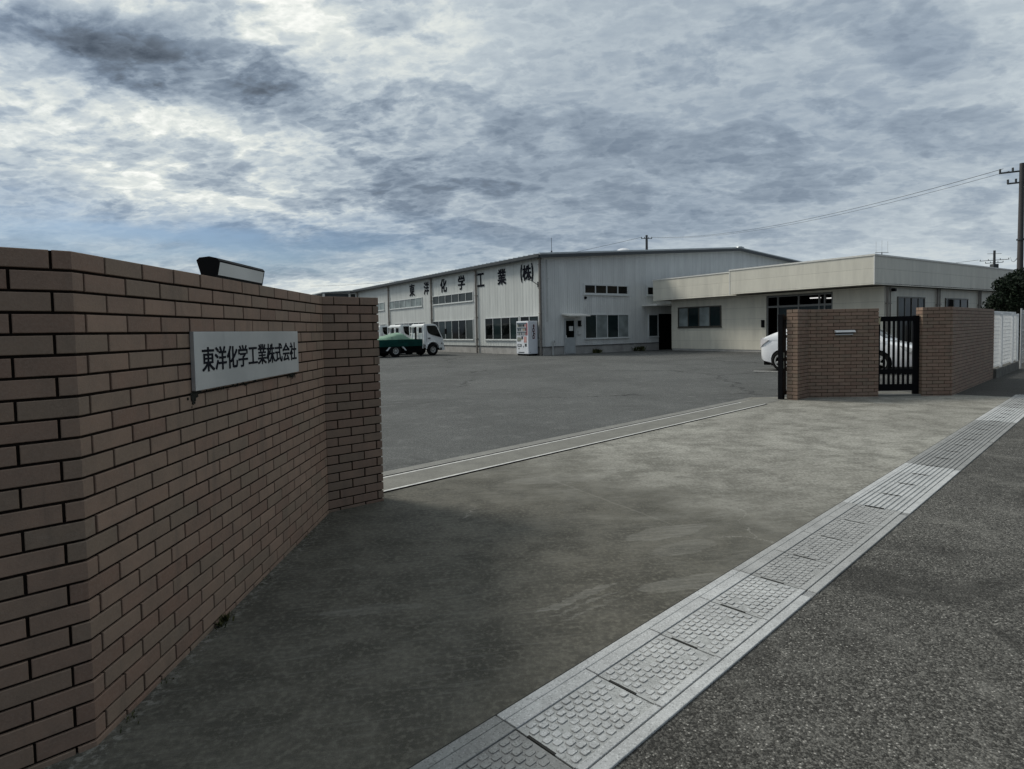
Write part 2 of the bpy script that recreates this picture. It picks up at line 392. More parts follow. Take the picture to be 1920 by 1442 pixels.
M['hub'] = simple('hub_silver', (.48, .48, .46), .4, .3, .2, 9)
M['chassis'] = simple('chassis_black', (.006, .006, .006), .8, var=.4, scale=5, spec=.06)
M['lampglass'] = m_glass('lamp_glass', (.62, .63, .62), .2)
M['tail'] = m_glass('clear_tail_lens', (.62, .60, .60), .12)
M['vend'] = simple('vending_white', (.74, .765, .80), .35, 0, .05, 3)
M['vend_win'] = m_glass('vending_window', (.10, .13, .15), .12)
M['shelf'] = simple('shelf_pale', (.50, .52, .54), .5, var=.1)
M['red'] = simple('red_print', (.50, .05, .05), .5, var=.15)
M['redpale'] = simple('pale_red_print', (.55, .30, .28), .5, var=.15)
M['greyp'] = simple('grey_panel', (.22, .23, .20), .5, var=.2, scale=15)
M['brass'] = simple('pale_bracket', (.46, .43, .28), .5, .3, .15)
M['chrome'] = simple('chrome', (.86, .86, .85), .35, .35, .06, 20)
M['moss'] = simple('moss', (.012, .013, .008), .95, var=.5, scale=40)
M['leaf'] = m_leaf('shrub_leaf', (.004, .008, .004), (.007, .015, .007), (.014, .025, .011))
M['weed'] = m_leaf('weed_leaf', (.03, .04, .015), (.07, .075, .03), (.12, .115, .05))
M['bark'] = simple('bark', (.06, .05, .04), .9, var=.3, scale=10)
M['pole'] = simple('pole_concrete', (.060, .055, .055), .8, var=.2, scale=2)
M['poledk'] = simple('pole_dark', (.05, .055, .06), .7, var=.2, scale=2)
M['line'] = m_precast('road_paint', (.60, .60, .58))

def m_plate():
    mm, t, b = mat('brushed_plate')
    o = t.obj()
    br = t.noise(t.scale(o, (3, 3, 260)), 1., 4, .6); n = t.noise(o, 2.3, 5, .6)
    c = t.mix(t.maprange(n, .3, .7), (.45, .465, .46), (.56, .57, .56))
    stn = t.noise(t.scale(o, (6, 6, .8)), 1.6, 6, .7)
    c = t.mix(t.maprange(stn, .55, .75, 0, .3), c, (.24, .25, .25))
    t.set(b.inputs['Base Color'], c); b.inputs['Metallic'].default_value = .45
    t.set(b.inputs['Roughness'], t.maprange(br, .3, .7, .38, .52))
    t.set(b.inputs['Normal'], t.bump(br, .08, .002))
    return mm
M['plate'] = m_plate()

# ------------------------------------------------------------------ mesh builder
class MB:
    def __init__(s): s.v = []; s.f = []; s.mi = []; s.mats = []
    def m(s, k):
        if k not in s.mats: s.mats.append(k)
        return s.mats.index(k)
    def add(s, verts, faces, k):
        b = len(s.v); s.v += [tuple(v) for v in verts]; i = s.m(k)
        for f in faces: s.f.append(tuple(b+j for j in f)); s.mi.append(i)
        return s
    def box(s, x0, x1, y0, y1, z0, z1, k, M4=None):
        v = [Vector((x, y, z)) for z in (z0, z1) for y in (y0, y1) for x in (x0, x1)]
        if M4 is not None: v = [M4 @ a for a in v]
        return s.add(v, [(0, 2, 3, 1), (4, 5, 7, 6), (0, 1, 5, 4), (2, 6, 7, 3), (0, 4, 6, 2), (1, 3, 7, 5)], k)
    def bbox(s, x0, x1, y0, y1, z0, z1, k, e=.01, M4=None):
        """box with chamfered edges"""
        bm = bmesh.new()
        bmesh.ops.create_cube(bm, size=1)
        for v in bm.verts: v.co = Vector(((x0+x1)/2+v.co.x*(x1-x0), (y0+y1)/2+v.co.y*(y1-y0), (z0+z1)/2+v.co.z*(z1-z0)))
        bmesh.ops.bevel(bm, geom=bm.edges[:], offset=min(e, .45*min(x1-x0, y1-y0, z1-z0)), segments=2, affect='EDGES', profile=.5)
        s.bm(bm, k, M4); return s
    def bm(s, bm, k, M4=None):
        bm.verts.index_update()
        s.add([(M4 @ v.co) if M4 is not None else v.co.copy() for v in bm.verts], [[v.index for v in f.verts] for f in bm.faces], k); bm.free(); return s
    def prism(s, poly, z0, z1, k):
        n = len(poly)
        v = [(x, y, z0) for x, y in poly]+[(x, y, z1) for x, y in poly]
        return s.add(v, [tuple(range(n))[::-1], tuple(range(n, 2*n))]+[(i, (i+1) % n, n+(i+1) % n, n+i) for i in range(n)], k)
    def prism_y(s, poly, y0, y1, k):
        """polygon in x,z swept along y"""
        n = len(poly)
        v = [(x, y0, z) for x, z in poly]+[(x, y1, z) for x, z in poly]
        return s.add(v, [tuple(range(n)), tuple(range(n, 2*n))[::-1]]+[(i, n+i, n+(i+1) % n, (i+1) % n) for i in range(n)], k)
    def tube(s, pts, r, k, n=10, cap=True, r1=None):
        pts = [Vector(p) for p in pts]; rings = []
        for i, p in enumerate(pts):
            d = (pts[min(i+1, len(pts)-1)]-pts[max(i-1, 0)]).normalized()
            a = d.orthogonal().normalized() if abs(d.z) < .999 else Vector((1, 0, 0)); b = d.cross(a)
            rr = r if r1 is None else r+(r1-r)*i/(len(pts)-1)
            rings.append([p+rr*(math.cos(t)*a+math.sin(t)*b) for t in [2*math.pi*j/n for j in range(n)]])
        # keep rings aligned
        v = [q for g in rings for q in g]; f = []
        for i in range(len(pts)-1):
            for j in range(n): f.append((i*n+j, i*n+(j+1) % n, (i+1)*n+(j+1) % n, (i+1)*n+j))
        if cap: f += [tuple(range(n))[::-1], tuple(range((len(pts)-1)*n, len(pts)*n))]
        return s.add(v, f, k)
    def lathe_y(s, prof, c, k, n=28, cap=(True, True)):
        """profile (y, r) turned about an axis along y through c"""
        v = []; f = []
        for y, r in prof:
            v += [(c[0]+r*math.cos(2*math.pi*j/n), c[1]+y, c[2]+r*math.sin(2*math.pi*j/n)) for j in range(n)]
        for i in range(len(prof)-1):
            for j in range(n): f.append((i*n+j, (i+1)*n+j, (i+1)*n+(j+1) % n, i*n+(j+1) % n))
        if cap[0]: f.append(tuple(range(n)))
        if cap[1]: f.append(tuple(range((len(prof)-1)*n, len(prof)*n))[::-1])
        return s.add(v, f, k)
    def build(s, name, parent=None, smooth=False, fix=True):
        me = bpy.data.meshes.new(name); me.from_pydata(s.v, [], s.f)
        for k in s.mats: me.materials.append(M[k])
        me.polygons.foreach_set('material_index', s.mi)
        if fix:
            bm = bmesh.new(); bm.from_mesh(me); bmesh.ops.recalc_face_normals(bm, faces=bm.faces[:]); bm.to_mesh(me); bm.free()
        if smooth: me.polygons.foreach_set('use_smooth', [True]*len(me.polygons))
        me.update()
        o = bpy.data.objects.new(name, me); COL.objects.link(o)
        if parent is not None: o.parent = parent
        return o
def auto_smooth(o, ang=35):
    me = o.data
    bm = bmesh.new(); bm.from_mesh(me)
    for e in bm.edges:
        e.smooth = len(e.link_faces) == 2 and e.calc_face_angle(0) < R(ang)
    for f in bm.faces: f.smooth = True
    bm.to_mesh(me); bm.free(); return o
def cut(o, cutters):
    for c in cutters:
        md = o.modifiers.new('cut', 'BOOLEAN'); md.operation = 'DIFFERENCE'; md.object = c; md.solver = 'EXACT'
    dg = bpy.context.evaluated_depsgraph_get(); dg.update()
    me = bpy.data.meshes.new_from_object(o.evaluated_get(dg))
    o.modifiers.clear(); o.data = me
    for c in cutters: bpy.data.objects.remove(c)
def tag(o, label=None, cat=None, group=None, kind=None):
    for k, v in (('label', label), ('category', cat), ('group', group), ('kind', kind)):
        if v: o[k] = v
    return o
def thing(name, label, cat, loc=(0, 0, 0), rot=0., group=None):
    o = bpy.data.objects.new(name, None); COL.objects.link(o); o.location = loc; o.rotation_euler = (0, 0, rot)
    o.empty_display_size = .2
    return tag(o, label, cat, group)
def copy_tree(o, parent=None):
    c = o.copy(); COL.objects.link(c)
    if parent is not None: c.parent = parent
    for ch in list(o.children): copy_tree(ch, c)
    return c
def text_mesh(body, bold=0., depth=.004):
    cu = bpy.data.curves.new('text', 'FONT'); cu.body = body; cu.offset = bold; cu.resolution_u = 4; cu.extrude = depth/2
    ob = bpy.data.objects.new('text', cu); COL.objects.link(ob)
    dg = bpy.context.evaluated_depsgraph_get(); dg.update()
    me = bpy.data.meshes.new_from_object(ob.evaluated_get(dg))
    vs_ = [v.co.copy() for v in me.vertices]; fs = [tuple(p.vertices) for p in me.polygons]
    bpy.data.objects.remove(ob); bpy.data.curves.remove(cu); bpy.data.meshes.remove(me)
    return vs_, fs
def text_into(mb, body, k, o, X, Y, w, h, bold=0., depth=.004, sink=0.):
    """lettering fitted to a w x h box whose lower left corner is o; X, Y are its right and up directions.
    Heavier strokes come from a few slightly shifted copies, each a hair thicker than the last."""
    v, f = text_mesh(body, 0., depth); X, Y = Vector(X), Vector(Y); Z = X.cross(Y)
    x0, x1 = min(a.x for a in v), max(a.x for a in v); y0, y1 = min(a.y for a in v), max(a.y for a in v)
    offs = [(0, 0)] if not bold else [(-1, -1), (1, -1), (-1, 1), (1, 1), (0, 0)]
    n = max(1, len(body)); bx = bold*w/n; by = bold*h
    for i, (ox, oy) in enumerate(offs):
        mb.add([Vector(o)+X*(bx+ox*bx+(a.x-x0)/(x1-x0)*(w-2*bx))+Y*(by+oy*by+(a.y-y0)/(y1-y0)*(h-2*by))+Z*((a.z+depth/2)*(1+.06*i)-sink) for a in v], f, k)

# ------------------------------------------------------------------ frames
AR = R(46.5)                                    # direction of the street
def st(s, t, z=0.):                             # s along the street, t to the right of it
    return Vector((s*math.sin(AR)+t*math.cos(AR), s*math.cos(AR)-t*math.sin(AR), z))
def st2(s, t): v = st(s, t); return (v.x, v.y)
ROT_ST = math.pi/2-AR                           # local x along the street, local y = -t
AB = R(34.0)                                    # rotation of the buildings (local x)

# ------------------------------------------------------------------ ground
def sheet(name, poly, z, k, t=None):
    mb = MB(); n = len(poly)
    mb.add([(x, y, z) for x, y in poly], [tuple(range(n))], k)
    o = mb.build(name, fix=False)
    if o.data.polygons[0].normal.z < 0: o.data.flip_normals()
    return tag(o, kind='structure')
sheet('ground', [(-700, -700), (700, -700), (700, 700), (-700, 700)], 0, 'yard')
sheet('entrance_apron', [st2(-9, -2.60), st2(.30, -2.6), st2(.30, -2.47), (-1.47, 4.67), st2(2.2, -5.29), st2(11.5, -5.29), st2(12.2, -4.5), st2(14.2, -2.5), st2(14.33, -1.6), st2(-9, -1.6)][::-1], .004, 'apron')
sheet('road', [st2(-40, -1.15), st2(120, -1.15), st2(120, 12), st2(-40, 12)][::-1], .004, 'road')
sheet('pavement', [st2(14.345, -2.7), st2(120, -2.7), st2(120, -1.16), st2(14.345, -1.16)][::-1], .003, 'pave')
mb = MB()                                        # white stall line
for s0, t0, s1, t1 in ((18.33, -8.31, 19.13, -4.14),):
    a, b = st(s0, t0), st(s1, t1); d = (b-a).normalized(); n = Vector((-d.y, d.x, 0))*.06
    mb.add([a+n+Vector((0, 0, .004)), b+n+Vector((0, 0, .004)), b-n+Vector((0, 0, .004)), a-n+Vector((0, 0, .004))], [(0, 1, 2, 3)], 'line')
o = mb.build('parking_line', fix=False)
if o.data.polygons[0].normal.z < 0: o.data.flip_normals()
tag(o, kind='structure')

# gate threshold: concrete strip with two rail grooves
gs = thing('gate_track', 'long concrete threshold strip with two steel edged rail grooves across the entrance', 'gate track', st(2.35, -4.85), ROT_ST)
mb = MB(); mb.box(0, 9.3, -.203, .203, -.01, .0070, 'strip'); mb.build('track_bed', gs)
for (ya, yb, x1) in ((-.272, -.236, 8.33), (.236, .272, 8.3)):
    mb = MB(); mb.box(.25, x1, ya, yb, -.01, .0066, 'dark'); mb.build('rail_groove', gs)
for (ya, yb, x1) in ((-.2355, -.2035, 8.33), (.2035, .2355, 8.3)):
    mb = MB(); mb.box(.25, x1, ya, yb, 0, .0078, 'steel'); mb.build('rail_edge', gs)
mb = MB(); mb.box(0, 8.9, .2725, .43, -.01, .0068, 'strip_l'); mb.build('border_strip', gs)

# ------------------------------------------------------------------ street drain: kerbs and covers
LS, L0 = .4625, 1.40
T0, T1, T2, T3 = -1.598, -1.556, -1.190, -1.140
dr = thing('drain_channel', 'long concrete street drain edging between apron and road', 'drain', (0, 0, 0), ROT_ST)
mb = MB(); mb.box(-1, 14.75, -T0+.012, -T3, -.02, .0055, 'channel'); mb.build('channel_bed', dr)
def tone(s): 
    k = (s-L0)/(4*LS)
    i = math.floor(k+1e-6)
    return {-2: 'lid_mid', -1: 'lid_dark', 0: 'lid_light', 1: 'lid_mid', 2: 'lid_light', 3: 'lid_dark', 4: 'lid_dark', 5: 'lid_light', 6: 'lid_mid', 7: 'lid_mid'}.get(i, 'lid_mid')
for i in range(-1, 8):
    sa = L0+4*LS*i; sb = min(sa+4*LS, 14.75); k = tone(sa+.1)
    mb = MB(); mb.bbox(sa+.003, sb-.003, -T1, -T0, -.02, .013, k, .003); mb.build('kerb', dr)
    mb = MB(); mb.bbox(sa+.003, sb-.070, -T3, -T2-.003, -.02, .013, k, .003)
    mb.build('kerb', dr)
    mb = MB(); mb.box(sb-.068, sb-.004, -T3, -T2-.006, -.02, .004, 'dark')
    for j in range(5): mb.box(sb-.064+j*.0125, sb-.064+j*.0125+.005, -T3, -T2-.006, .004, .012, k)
    mb.build('drain_slot', dr)
W0, W1 = -T1-.004, -T2+.002             # local y of cover edges
def cover_mesh(kind, k, s0, seed):
    rnd = random.Random(seed); mb = MB()
    xa, xb = .004, LS-.004; ya, yb = W1, W0
    mb_b = .055
    # rim (four bars) and sunk field
    top = .014
    def slab(x0, x1, y0, y1, z1, e=.002): mb.bbox(x0, x1, y0, y1, -.02, z1, k, e)
    sy0, sy1 = (ya+yb)/2-.062, (ya+yb)/2+.066      # hand slots at both ends
    if kind == 'stud':
        slab(xa, xb, ya, ya+.030, top); slab(xa, xb, yb-.060, yb, top)
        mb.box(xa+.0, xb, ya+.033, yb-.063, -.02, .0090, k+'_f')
        mb.box(xa-.003, xa+.007, sy0, sy1, .0, .0102, 'channel')
        nx, ny = 9, 8
        fx0, fx1, fy0, fy1 = xa+.018, xb-.012, ya+.038, yb-.067
        px, py = (fx1-fx0)/nx, (fy1-fy0)/ny
        for i in range(nx):
            for j in range(ny):
                x = fx0+px*(i+.5+(.18 if j % 2 else -.18)); y = fy0+py*(j+.5)
                if rnd.random() < .04: continue
                hh = .0095+.0038*rnd.uniform(.35, 1); w_ = px*.40; d_ = py*.43
                q = .005
                pts = [(-w_+q, -d_), (w_-q, -d_), (w_, -d_+q), (w_, d_-q), (w_-q, d_), (-w_+q, d_), (-w_, d_-q), (-w_, -d_+q)]
                v = [(x+a, y+b, .0085) for a, b in pts]+[(x+a*.86, y+b*.86, hh) for a, b in pts]
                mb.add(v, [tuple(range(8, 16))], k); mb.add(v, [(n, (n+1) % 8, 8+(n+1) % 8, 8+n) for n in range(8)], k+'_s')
    else:
        slab(xa, xb, ya, ya+.022, top); slab(xa, xb, yb-.022, yb, top)
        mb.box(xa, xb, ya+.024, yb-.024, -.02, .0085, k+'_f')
        n = 8; pw = (yb-ya-.06)/n
        for j in range(n):
            y = ya+.030+pw*(j+.5)
            mb.bbox(xa+.004, xb-.004, y-pw*.30, y+pw*.30, .006, .0145, k, .003)
        mb.box(xa-.003, xa+.008, sy0, sy1, .0, .0150, 'channel')
    return mb
ORD = ['nearest', 'second', 'third', 'fourth', 'fifth', 'sixth', 'seventh', 'eighth', 'ninth', 'tenth', 'eleventh', 'twelfth', 'thirteenth', 'fourteenth', 'fifteenth', 'sixteenth']
cnt = {}
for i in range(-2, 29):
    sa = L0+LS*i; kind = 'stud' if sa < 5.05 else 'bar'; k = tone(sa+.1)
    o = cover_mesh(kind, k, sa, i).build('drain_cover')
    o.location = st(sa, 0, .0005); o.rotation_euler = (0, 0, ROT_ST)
    nm = {'lid_light': 'pale', 'lid_mid': 'grey', 'lid_dark': 'dark grey'}[k]
    grp = math.floor((sa+.1-L0)/(4*LS))
    c = i-4*grp
    where = {0: 'at the near end', 1: 'second along', 2: 'third along', 3: 'at the far end'}[c]
    run = {-1: 'in the cut-off foreground run', 0: 'in the nearest pale run', 1: 'in the grey run beyond the first grate', 2: 'in the first ribbed pale run',
           3: 'in the darker ribbed run', 4: 'in the second dark ribbed run', 5: 'in the bright ribbed run', 6: 'in the last full run by the pavement', 7: 'in the short run at the drain end'}[grp]
    tag(o, f"{nm} {'studded' if kind == 'stud' else 'ribbed'} drain cover {where} {run}", 'drain cover', 'covers of the street drain')

# ------------------------------------------------------------------ brick walls
def brick_run(mb, pts, z_top, pitch, rows, phase, L=.222, gap=.0090, open_ends=(True, True), k='brick', seed=1):
    """Tiles in running bond on the right hand side of the polyline pts (its outer face)."""
    rnd = random.Random(seed)
    P = [Vector((p[0], p[1])) for p in pts]
    seg = [(P[i+1]-P[i]) for i in range(len(P)-1)]; ln = [s.length for s in seg]; cum = [0]
    for l in ln: cum.append(cum[-1]+l)
    tot = cum[-1]
    nrm = [Vector((s.y, -s.x)).normalized() for s in seg]
    def at(u, i): return P[i]+seg[i].normalized()*(u-cum[i])
    def miter(j):
        if j == 0: return nrm[0]
        if j == len(P)-1: return nrm[-1]
        a = nrm[j-1]+nrm[j]; a.normalize(); return a/max(.3, a.dot(nrm[j]))
    for r in range(rows):
        z1 = z_top-r*pitch; z0 = z1-pitch+.0094
        if z1 < .0: break
        z0 = max(z0, -.02)
        ph = phase[r % 2]; js = []
        kk = math.floor((0-ph)/L)
        u = ph+kk*L
        while u < tot+L: js.append(u); u += L
        for a, b in zip(js[:-1], js[1:]):
            aa = a+gap/2+rnd.uniform(-.001, .001); bb = b-gap/2+rnd.uniform(-.001, .001)
            if bb <= .004 or aa >= tot-.004: continue
            aa = max(aa, 0.); bb = min(bb, tot)
            if bb-aa < .012: continue
            i0 = max(i for i in range(len(seg)) if cum[i] <= aa+1e-6)
            i1 = max(i for i in range(len(seg)) if cum[i] < bb-1e-6)
            line = [(at(aa, i0), nrm[i0])]
            for j in range(i0+1, i1+1): line.append((P[j], miter(j)))
            line.append((at(bb, i1), nrm[i1]))
            out = rnd.uniform(-.0012, .0008); zj = rnd.uniform(-.0008, .0008)
            n = len(line); e = .0022
            rings = []
            for (dep, ins, zi) in ((.016, 0, 0), (e, 0, 0), (0, e, e)):
                row0, row1 = [], []
                for q, (pt, nn) in enumerate(line):
                    p2 = pt+nn*(out-dep)
                    if q == 0: p2 = p2+seg[i0].normalized()*ins
                    if q == n-1: p2 = p2-seg[i1].normalized()*ins
                    row0.append((p2.x, p2.y, z0+zi+zj)); row1.append((p2.x, p2.y, z1-zi+zj))
                rings.append((row0, row1))
            v = []; idx = []
            for row0, row1 in rings:
                idx.append((len(v), len(v)+n)); v += row0+row1
            f = []
            lo, hi = idx[2]
            for q in range(n-1): f.append((lo+q, lo+q+1, hi+q+1, hi+q))
            for w in (0, 1):
                l0, h0 = idx[w]; l1, h1 = idx[w+1]
                for q in range(n-1):
                    f.append((l0+q, l0+q+1, l1+q+1, l1+q)); f.append((h0+q, h1+q, h1+q+1, h0+q+1))
                f.append((l0, l1, h1, h0)); f.append((l0+n-1, h0+n-1, h1+n-1, l1+n-1))
            mb.add(v, f, k)
def offset_path(pts, d):
    P = [Vector(p[:2]) for p in pts]; out = []
    for i, p in enumerate(P):
        ns = []
        if i > 0: s = (P[i]-P[i-1]).normalized(); ns.append(Vector((s.y, -s.x)))
        if i < len(P)-1: s = (P[i+1]-P[i]).normalized(); ns.append(Vector((s.y, -s.x)))
        a = sum(ns, Vector((0, 0))); a.normalize(); a = a/max(.3, a.dot(ns[0])); out.append(tuple(p+a*d))
    return out
TH = .20
def brick_wall(name, label, front, z_top):
    """front: polyline of the outer face"""
    root = thing(name, label, 'brick wall', (0, 0, 0))
    back = offset_path(front, -TH)
    core = offset_path(front, -.010); coreb = offset_path(front, -TH+.010)
    mb = MB()
    def ext(path, o):   # pull core back from the free ends
        path = [Vector(p) for p in path]
        path[0] = path[0]+(path[1]-path[0]).normalized()*.010; path[-1] = path[-1]+(path[-2]-path[-1]).normalized()*.010
        return [tuple(p) for p in path]
    poly = ext(core, 0)+ext(coreb, 0)[::-1]
    mb.prism(poly, -.05, z_top-.004, 'mortar'); mb.build('mortar_core', root)
    # cap of bricks laid on top so that the wall is closed seen from above
    mb = MB(); n = len(front)
    ca, cb_ = ext(offset_path(front, -.006), 0), ext(offset_path(front, -TH+.006), 0)
    for i in range(n-1):
        mb.add([(*ca[i], z_top-.002), (*ca[i+1], z_top-.002), (*cb_[i+1], z_top-.002), (*cb_[i], z_top-.002)], [(0, 1, 2, 3)], 'brick')
    mb.build('top_course', root, fix=False)
    return root
A_, B_, C_ = st2(.317, -2.47), (-1.475, 4.665), st2(2.625, -4.375)
F0_ = st2(-7, -2.47)
# outer (street) face must lie on the right of the polyline
front = [F0_, A_, B_, C_]
Cb = st2(2.625, -4.375-TH)
back = offset_path(front, -TH)
fa = (Vector(A_)-Vector(F0_)).length
wl = brick_wall('brick_wall', 'tall brown brick sign wall bending towards the gateway, with the metal company sign on it', front, 1.715)
mb = MB()
brick_run(mb, [F0_, A_, B_], 1.715, .0705, 26, (fa-.056, fa-.166), seed=11)
brick_run(mb, [B_, C_, Cb], 1.715, .0705, 26, (.097, .210), seed=12)
brick_run(mb, [Cb, back[2], back[1], back[0]], 1.715, .0705, 26, (.1, .21), seed=13)
mb.build('brick_facing', wl)
# dirt and moss under the sign
mb = MB(); rnd = random.Random(5)
for cx0, cz0, n, sx, sz in ((.720, 1.162, 70, .026, .020), (.735, 1.166, 40, .040, .008), (1.15, 1.163, 40, .30, .008), (1.95, 1.160, 60, .07, .012)):
    for i in range(n):
        y = cx0+rnd.gauss(0, sx*.5); z = cz0-abs(rnd.gauss(0, sz)); r_ = rnd.uniform(.002, .006)
        bm = bmesh.new(); bmesh.ops.create_icosphere(bm, subdivisions=1, radius=r_)
        mb.bm(bm, 'moss', Matrix.Translation((-1.469+.001, 2.01+y, z)) @ Matrix.Diagonal((.6, 1.2, 1.5, 1)))
mb.build('moss_stain', wl)

# right hand walls
Rb = .0675
P0, P1, P2 = st2(11.565, -4.405), st2(12.10, -4.405), st2(14.02, -2.465)
dW = (Vector(P2)-Vector(P1)).normalized(); lenW = (Vector(P2)-Vector(P1)).length
nW = Vector((dW.y, -dW.x))
def onW(a, off=0.): v = Vector(P1)+dW*a+nW*off; return (v.x, v.y)
Q = onW(1.335)
front = [P0, P1, Q]
root = brick_wall('brick_wall', 'low brown brick gate pier wall with a chrome letter slot, between the sliding gate and the wicket', front, 1.71)
back = offset_path(front, -TH)
P0b = st2(11.565, -4.405-TH); Qb = onW(1.335, -TH)
mb = MB()
brick_run(mb, [P0b, P0, P1], 1.71, Rb, 27, (.105, .21), seed=31)
brick_run(mb, [P1, Q, Qb], 1.71, Rb, 27, (.033, .146), seed=32)
brick_run(mb, [Qb, back[1], P0b], 1.71, Rb, 27, (.05, .16), seed=33)
mb.build('brick_facing', root)
S0 = onW(2.16); RE = st2(18.74, -2.465)
front = [S0, P2, RE]
root = brick_wall('brick_wall', 'long brown brick street wall from the wicket to the white fence', front, 1.71)
back = offset_path(front, -TH); S0b = onW(2.16, -TH)
mb = MB()
brick_run(mb, [S0b, S0, P2, RE], 1.71, Rb, 27, (.07, .18), seed=51)
brick_run(mb, [RE, back[2], back[1], S0b], 1.71, Rb, 27, (.07, .18), seed=52)
mb.build('brick_facing', root)

# company sign
sg = thing('company_sign', 'brushed metal company name plate with dark lettering fixed on the sign wall', 'sign', (-1.475, 2.01, 0))
mb = MB(); mb.bbox(.004, .024, .712, 2.035, 1.170, 1.443, 'plate', .002); mb.build('plate', sg)
mb = MB(); text_into(mb, '東洋化学工業株式会社', 'ink', (.0245, .775, 1.253), (0, 1, 0), (0, 0, 1), 1.22, .118, bold=.012, depth=.002); mb.build('lettering', sg)
# lamp on top of the wall
lp = thing('wall_lamp', 'black wedge floodlight standing on top of the sign wall', 'lamp', (-1.475, 2.01, 1.713))
pf = [(-.075, 0), (-.004, 0), (.014, .088), (.004, .100), (-.035, .109), (-.085, .104), (-.100, .090)]
mb = MB(); n = len(pf)
mb.prism_y(pf, 1.00, 1.555, 'black'); auto_smooth(mb.build('housing', lp))
mb = MB()
mb.add([(.0015, 1.01, .016), (.0015, 1.54, .016), (.0145, 1.54, .080), (.0145, 1.01, .080)], [(0, 1, 2, 3)], 'lampglass')
mb.add([(-.003, 1.01, .016), (-.003, 1.54, .016), (.010, 1.54, .080), (.010, 1.01, .080)], [(3, 2, 1, 0)], 'black')
mb.build('lens', lp, fix=False)

# letter slot on the gate pier
ls = thing('letter_slot', 'bright chrome letter slot set in the brick gate pier', 'letter slot', (*onW(.49), 0), math.atan2(dW.y, dW.x))
mb = MB(); v = [(x, y, z) for x in (0, .385) for y, z in ((-.001, 1.302), (-.012, 1.302), (-.052, 1.268), (-.052, 1.260), (-.001, 1.260))]
mb.add(v, [(0, 1, 2, 3, 4), (9, 8, 7, 6, 5)]+[(i, 5+i, 5+(i+1) % 5, (i+1) % 5) for i in range(5)], 'chrome'); mb.build('flap', ls)
mb = MB(); mb.bbox(.01, .345, -.030, -.001, 1.208, 1.232, 'alu', .003); mb.build('lower_lip', ls)
mb = MB(); mb.box(.01, .365, -.012, -.001, 1.235, 1.262, 'dark'); mb.build('opening', ls)

# sliding gate parked behind the pier
sgt = thing('sliding_gate', 'black steel sliding gate pushed open behind the brick pier, its end post showing', 'gate', st(11.50, -4.70), ROT_ST)
mb = MB(); mb.bbox(0, .10, -.045, .045, .005, 1.63, 'black', .004); mb.build('end_post', sgt)
mb = MB()
for z in (.12, 1.56): mb.box(.10, 5.8, -.025, .025, z-.04, z+.04, 'black')
mb.box(5.7, 5.8, -.025, .025, .16, 1.52, 'black'); mb.build('frame', sgt)
mb = MB()
for i in range(38): mb.box(.22+i*.145, .25+i*.145, -.012, .012, .16, 1.52, 'black')
mb.build('bars', sgt)
mb = MB(); mb.bbox(.025, .075, -.052, -.045, .80, .90, 'greyp', .003) ; mb.bbox(.03, .06, -.053, -.045, .60, .74, 'greyp', .003); mb.build('lock_plate', sgt)
for x in (.5, 5.3):
    mb = MB(); mb.lathe_y([(-.02, .02), (-.02, .05), (.02, .05), (.02, .02)], (x, 0, .055), 'steel', 16); mb.build('wheel', sgt)

# wicket gate
wk = thing('wicket_gate', 'closed black steel wicket gate with upright bars between two brick walls', 'gate', (*onW(1.35, -.09), 0), math.atan2(dW.y, dW.x))
mb = MB(); W_ = .80
mb.box(.012, .052, -.02, .02, .105, 1.55, 'black'); mb.box(W_-.115, W_-.005, -.02, .02, .03, 1.56, 'black')
mb.box(.052, W_-.115, -.02, .02, 1.455, 1.55, 'black'); mb.box(.052, W_-.115, -.02, .02, .105, .235, 'black'); mb.box(.052, W_-.115, -.02, .02, .445, .53, 'black')
mb.build('frame', wk)
mb = MB()
for i in range(1, 7):
    x = .045+i*(W_-.155)/7.0
    mb.box(x-.018, x+.018, -.013, .013, .235, .445, 'black'); mb.box(x-.018, x+.018, -.013, .013, .53, 1.455, 'black')
mb.build('bars', wk)
mb = MB(); mb.add([(0, -.03, 1.40), (.04, -.03, 1.40), (.055, -.03, 1.545), (.0, -.03, 1.50), (0, .02, 1.40), (.04, .02, 1.40), (.055, .02, 1.545), (.0, .02, 1.50)],
    [(0, 1, 2, 3), (4, 7, 6, 5), (0, 4, 5, 1), (1, 5, 6, 2), (2, 6, 7, 3), (3, 7, 4, 0)], 'brass'); mb.build('latch', wk)
# step under the wicket
a_, b2 = onW(1.345, -.012), onW(2.15, -.012); c_, d_ = onW(2.15, -.6), onW(1.345, -.6)
mb = MB(); mb.prism([a_, b2, c_, d_], -.02, .035, 'strip'); tag(mb.build('wicket_step'), 'low concrete step under the black wicket gate', 'step')

# white fence on low base
def fence(s0, s1, t, label, k, base):
    ft = thing('mesh_fence', label, 'fence', st(s0, t), ROT_ST); L = s1-s0
    if base:
        mb = MB(); mb.bbox(.01, L, -.05, .13, -.02, .235, 'basedk', .01); mb.build('base_wall', ft)
    np_ = max(2, int(L/1.95)+1)
    for i in range(np_):
        x = .98+i*1.95
        if x > L: x = L-.05
        mb = MB(); mb.bbox(x-.05, x+.05, -.035, .018, .235 if base else 0, 1.62, k, .006); mb.build('post', ft)
    mb = MB()
    mb.bbox(.02, L, .035, .075, 1.62, 1.67, k, .006); mb.box(.02, L, .045, .06, .27, .29, k)
    n = int(L/.05)
    for i in range(n): mb.box(.03+i*.05, .037+i*.05, .020, .027, .26, 1.62, k)
    for j in range(14): mb.box(.02, L, .027, .034, .30+j*.098, .308+j*.098, k)
    mb.build('mesh_panel', ft); return ft
fence(18.76, 22.75, -2.46, 'white welded mesh fence on a low concrete base at the end of the brick wall', 'whitem', True)
